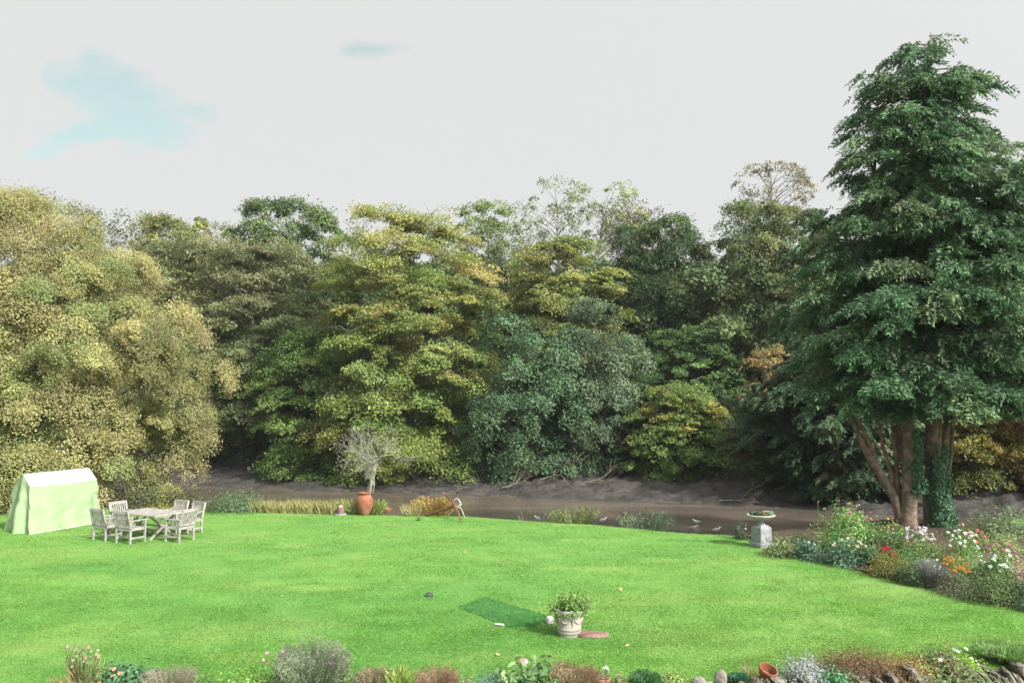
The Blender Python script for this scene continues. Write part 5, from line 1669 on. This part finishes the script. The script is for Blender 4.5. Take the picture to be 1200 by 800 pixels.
# front pots
q = gr(704, 800)
pp_ = pot('terracotta_pot', 'upright terracotta flower pot with a small white flowered plant', 'flower pot', (at(704, 790, 11.75).x, 11.75, .0),
          [(0, 0), (.10, 0), (.105, .02), (.128, .13), (.142, .13), (.148, .15), (.148, .175), (.136, .185), (.125, .16), (0, .15)], M['terracotta'])
pot_s = MB().lathe([(0, .155), (.125, .157)], 20, cap=False).build('gravel', M['drive'], pp_)
plant('potted_seedling', 'little plant with white flowers in the upright terracotta pot', 'plant', 708, 11.75, 778, 18, 'loose', LGR, 40, .05, flowers=[dict(col=WHT, n=4, r=.03, z=(.8, 1.1))], seed=71, base=.16, stemn=5)
q = at(896, 782, 12.0)
tp_ = pot('terracotta_bowl', 'tilted terracotta pot half sunk beside the silvery bush', 'flower pot', (q.x, 12.0, .08),
          [(0, 0), (.085, 0), (.095, .02), (.118, .13), (.133, .135), (.138, .16), (.134, .18), (.12, .18), (.105, .06), (0, .05)], M['terracotta'])
tp_.rotation_euler = (math.radians(22), math.radians(14), 0)

# ------------------------------------------------------------------ lichened bare tree behind the jar
rng = np.random.default_rng(416)
q = at(429, 600, 29.7)
dt = thing('lichen_tree', 'small bare pale lichened tree standing behind the terracotta jar', 'tree', (q.x, 29.7, -.15))
tb, tips = Tubes(), []
tk = [np.array(at(428, 603, 29.7)), np.array(at(430, 585, 29.7)), np.array(at(434, 568, 29.7)), np.array(at(437, 556, 29.7)), np.array(at(441, 540, 29.7))]
O = np.array([q.x, 29.7, -.15])
tb.add(np.array(tk) - O, [.13, .095, .085, .085, .07], 9)
for (px, py, dy, ln, r_, dp) in ((416, 520, .3, 1.35, .026, 4), (448, 508, 0, 1.4, .03, 4), (436, 502, -.5, 1.35, .028, 4), (398, 534, -.3, 1.25, .022, 4), (462, 524, .5, 1.3, .024, 4), (425, 546, -.6, .7, .025, 4), (448, 545, -.4, .7, .025, 4)):
    b0 = tk[rng.integers(3, 5)] - O
    dr = unit(np.array(at(px, py, 29.7 + dy * 2)) - O - b0)
    grow(tb, tips, b0, dr, ln * .50, r_, dp, .75, .02, 3, .74, .0035, 4)
for v in tb.v:
    v[:, 2] = np.minimum(v[:, 2], 99)
tb.build('trunk', M['palebark'], dt)
b = MB(); b.tube([tuple(np.array(at(436, 560, 29.55)) - O), tuple(np.array(at(434.5, 559, 29.5)) - O), tuple(np.array(at(438, 561, 29.45)) - O), tuple(np.array(at(438.5, 568, 29.4)) - O), tuple(np.array(at(437, 577, 29.4)) - O)], [.035, .035, .04, .03, .012], 6)
b.build('hanging_branch', M['palebark'], dt, smooth=True)
lv = Leaves()
Tt = np.array([t[0] for t in tips]); n = len(Tt) * 2
c = Tt[rng.integers(0, len(Tt), n)] + rng.normal(0, .05, (n, 3))
lv.add(c, rdir(n), rdir(n), .05, .035, mix_pal([(.30, .31, .22), (.24, .26, .17)], n))
lv.build('lichen', M['leaf'], dt)

# ------------------------------------------------------------------ gulls on the mud
def gull(label, px, py, rz, first=None):
    p = gr(px, py, -1.5)
    z = max(gz(p.x, p.y), -1.6) + .0
    if first is not None:
        r = first.copy(); COL.objects.link(r); r.location = (p.x, p.y, z); r.rotation_euler = (0, 0, rz); r['label'] = label
        for ch in first.children:
            c = ch.copy(); COL.objects.link(c); c.parent = r
        return r
    t = thing('gull', label, 'gull', (p.x, p.y, z), rz, 'gulls on the near mud')
    rings = [(-.20, .155, .004, .010), (-.14, .16, .022, .03), (-.07, .165, .05, .055), (0, .17, .062, .066), (.06, .18, .058, .062), (.10, .20, .042, .046), (.125, .235, .032, .034), (.145, .262, .032, .033), (.168, .268, .026, .026), (.188, .264, .012, .013), (.2, .262, .003, .003)]
    V, F = [], []
    for (x_, z_, ry, rz_) in rings:
        for k in range(12):
            a = 2 * math.pi * k / 12
            V.append((x_, math.cos(a) * ry, z_ + math.sin(a) * rz_))
    for i in range(len(rings) - 1):
        for k in range(12):
            F.append((i * 12 + k, i * 12 + (k + 1) % 12, i * 12 + 12 + (k + 1) % 12, i * 12 + 12 + k))
    raw_mesh('body', np.array(V), F, M['gull'], t, smooth=True)
    for s_ in (-1, 1):
        V = []
        for (x_, z_, h_, y_) in ((.085, .19, .02, .058), (.03, .19, .045, .068), (-.05, .185, .042, .062), (-.13, .175, .026, .036), (-.23, .165, .004, .008)):
            V += [(x_, s_ * y_, z_ + h_), (x_, s_ * (y_ + .006), z_), (x_, s_ * y_ * .98, z_ - h_ * .6)]
        F = []
        for i in range(4):
            for k in range(2):
                f = (i * 3 + k, i * 3 + 3 + k, i * 3 + 4 + k, i * 3 + 1 + k)
                F.append(f if s_ > 0 else f[::-1])
        raw_mesh('wing', np.array(V), F, M['gullgrey'], t, smooth=True)
        MB().tube([(.01, s_ * .025, .12), (.005, s_ * .025, .06), (.01, s_ * .025, 0.0), (.045, s_ * .025, -.002)], [.006, .005, .006, .004], 5).build('leg', M['beak'], t)
    MB().tube([(.195, 0, .262), (.225, 0, .258), (.245, 0, .250)], [.011, .008, .002], 6).build('beak', M['beak'], t)
    return t


g0 = None
for (px, py, rz, lab) in ((630, 608.5, 2.6, 'white gull on the mud left of the leafy weeds'), (707, 610.5, .4, 'white gull on the mud between the two weed clumps'),
                          (816, 612.5, 3.3, 'white gull standing at the water edge, rearmost of the three together'), (813, 619.5, -.5, 'white gull just in front of the rearmost gull'), (840, 622, .2, 'white gull on the mud nearest the dark upright plant')):
    g_ = gull(lab, px, py, rz, g0)
    g0 = g0 or g_

# dead branches on the far mud
rng = np.random.default_rng(63)
for (px, py, ln, lab) in ((605, 574, 2.2, 'pale fallen branch on the far mud below the holm oak, left end'), (655, 566, 3.0, 'forked fallen branch on the far mud below the grey holm oak'), (700, 570, 2.2, 'thin bleached branch on the far mud right of the forked one'),
                          (865, 590, 2.6, 'dark twiggy debris at the water line left of the pedestal bowl'), (545, 572, 1.9, 'thin hanging dead branch near the anchor over the mud'), (925, 575, 2.0, 'pale dead branch on the mud under the lichened tree')):
    v = px_dir(px, py)
    s_ = 36.0
    while s_ < 70 and (CAMZ + v.z / v.y * s_) > gz(v.x / v.y * s_, s_):
        s_ += .2
    X0, Y0 = v.x / v.y * s_, s_
    o = thing('dead_branch', lab, 'branch', (X0, Y0, gz(X0, Y0)), 0, 'dead branches on the far mud bank')
    tb, tips = Tubes(), []
    grow(tb, tips, np.array([-ln * .4, 0, .08]), unit(np.array([1, rng.normal(0, .4), .12])), ln * .45, .06, 3, .7, .08, 3, .7, .01, 5)
    tb.build('wood', M['bark'], o)

# fallen leaves on the lawn
FLG = 'fallen leaves scattered on the lawn'
me0 = None
for (px, py) in ((244, 637), (274, 637), (758, 653), (819, 648), (727, 691), (735, 758), (727, 692), (392, 664), (583, 769), (612, 676), (545, 648), (470, 690), (330, 700)):
    p = gr(px, py)
    if me0 is None:
        n_ = 8
        V = [(0, 0, .02)] + [(.07 * math.cos(i * math.pi / 4) * (1 if i % 2 else .6), .06 * math.sin(i * math.pi / 4) * (1 if i % 2 else .6), .012 * (i % 2)) for i in range(8)]
        F = [(0, i + 1, (i + 1) % 8 + 1) for i in range(8)]
        o = raw_mesh('fallen_leaf', np.array(V), F, mat_noise('dry_leaf', (.30, .24, .11), (.42, .36, .2), .7, 9, 0))
        me0 = o.data
    else:
        o = bpy.data.objects.new('fallen_leaf', me0); COL.objects.link(o)
    o.location = (p.x, p.y, .035)
    o.rotation_euler = (rng.normal(0, .3), rng.normal(0, .3), rng.random() * 6)
    o.scale = (.8, .8, .8)
    tag(o, 'pale dry fallen leaf lying on the lawn', 'leaf', FLG)

# ------------------------------------------------------------------ dark car parked below the wall: only its roof shows
ca = thing('parked_car', 'dark car below the wall, only its roof line showing', 'car', (4.55, 10.25, -1.046))
prof = [(-2.05, .30), (-2.08, .62), (-1.95, .86), (-1.25, .95), (-.75, 1.33), (-.35, 1.44), (.45, 1.465), (1.05, 1.42), (1.75, 1.02), (2.0, .95), (2.05, .60), (2.0, .30)]
V, F = [], []
secs = [(-.83, .96), (-.80, .99), (-.62, 1.0), (-.3, 1.012), (0, 1.016), (.3, 1.012), (.62, 1.0), (.80, .99), (.83, .96)]
for (w_, hs) in secs:
    for (x_, z_) in prof:
        ww = w_ * (1 - .22 * max(0, (z_ - .9) / .55))
        V.append((x_, ww, z_ * hs))
k = len(prof)
for i in range(len(secs) - 1):
    for j in range(k):
        F.append((i * k + j, i * k + (j + 1) % k, i * k + k + (j + 1) % k, i * k + k + j))
F += [tuple(range(k - 1, -1, -1)), tuple(range((len(secs) - 1) * k, len(secs) * k))]
raw_mesh('body', np.array(V), F, M['carpaint'], ca)
for s_ in (-1, 1):
    V = [(-1.0, s_ * .80, 1.0), (-.68, s_ * .715, 1.28), (.9, s_ * .715, 1.32), (1.4, s_ * .79, 1.02)]
    V = [(x_, y_ * 1.012, z_) for x_, y_, z_ in V]
    raw_mesh('window', np.array(V), [(0, 1, 2, 3)], M['carglass'], ca)
    for x_ in (-1.3, 1.3):
        wh = MB().lathe([(0, -.1), (.2, -.1), (.3, -.09), (.315, -.05), (.315, .05), (.3, .09), (.2, .1), (0, .1)], 24, cap=False)
        wh.v = [Vector((v[0] + x_, v[2] + s_ * .78, v[1] + .315)) for v in wh.v]
        w_o = wh.build('wheel', M['rubber'], ca, smooth=True)
        rm = MB().lathe([(0, .106), (.19, .104), (.2, .1)], 20, cap=False)
        rm.v = [Vector((v[0] + x_, s_ * (v[2] + .78), v[1] + .315)) for v in rm.v]
        rm.build('rim', M['rim'], w_o)
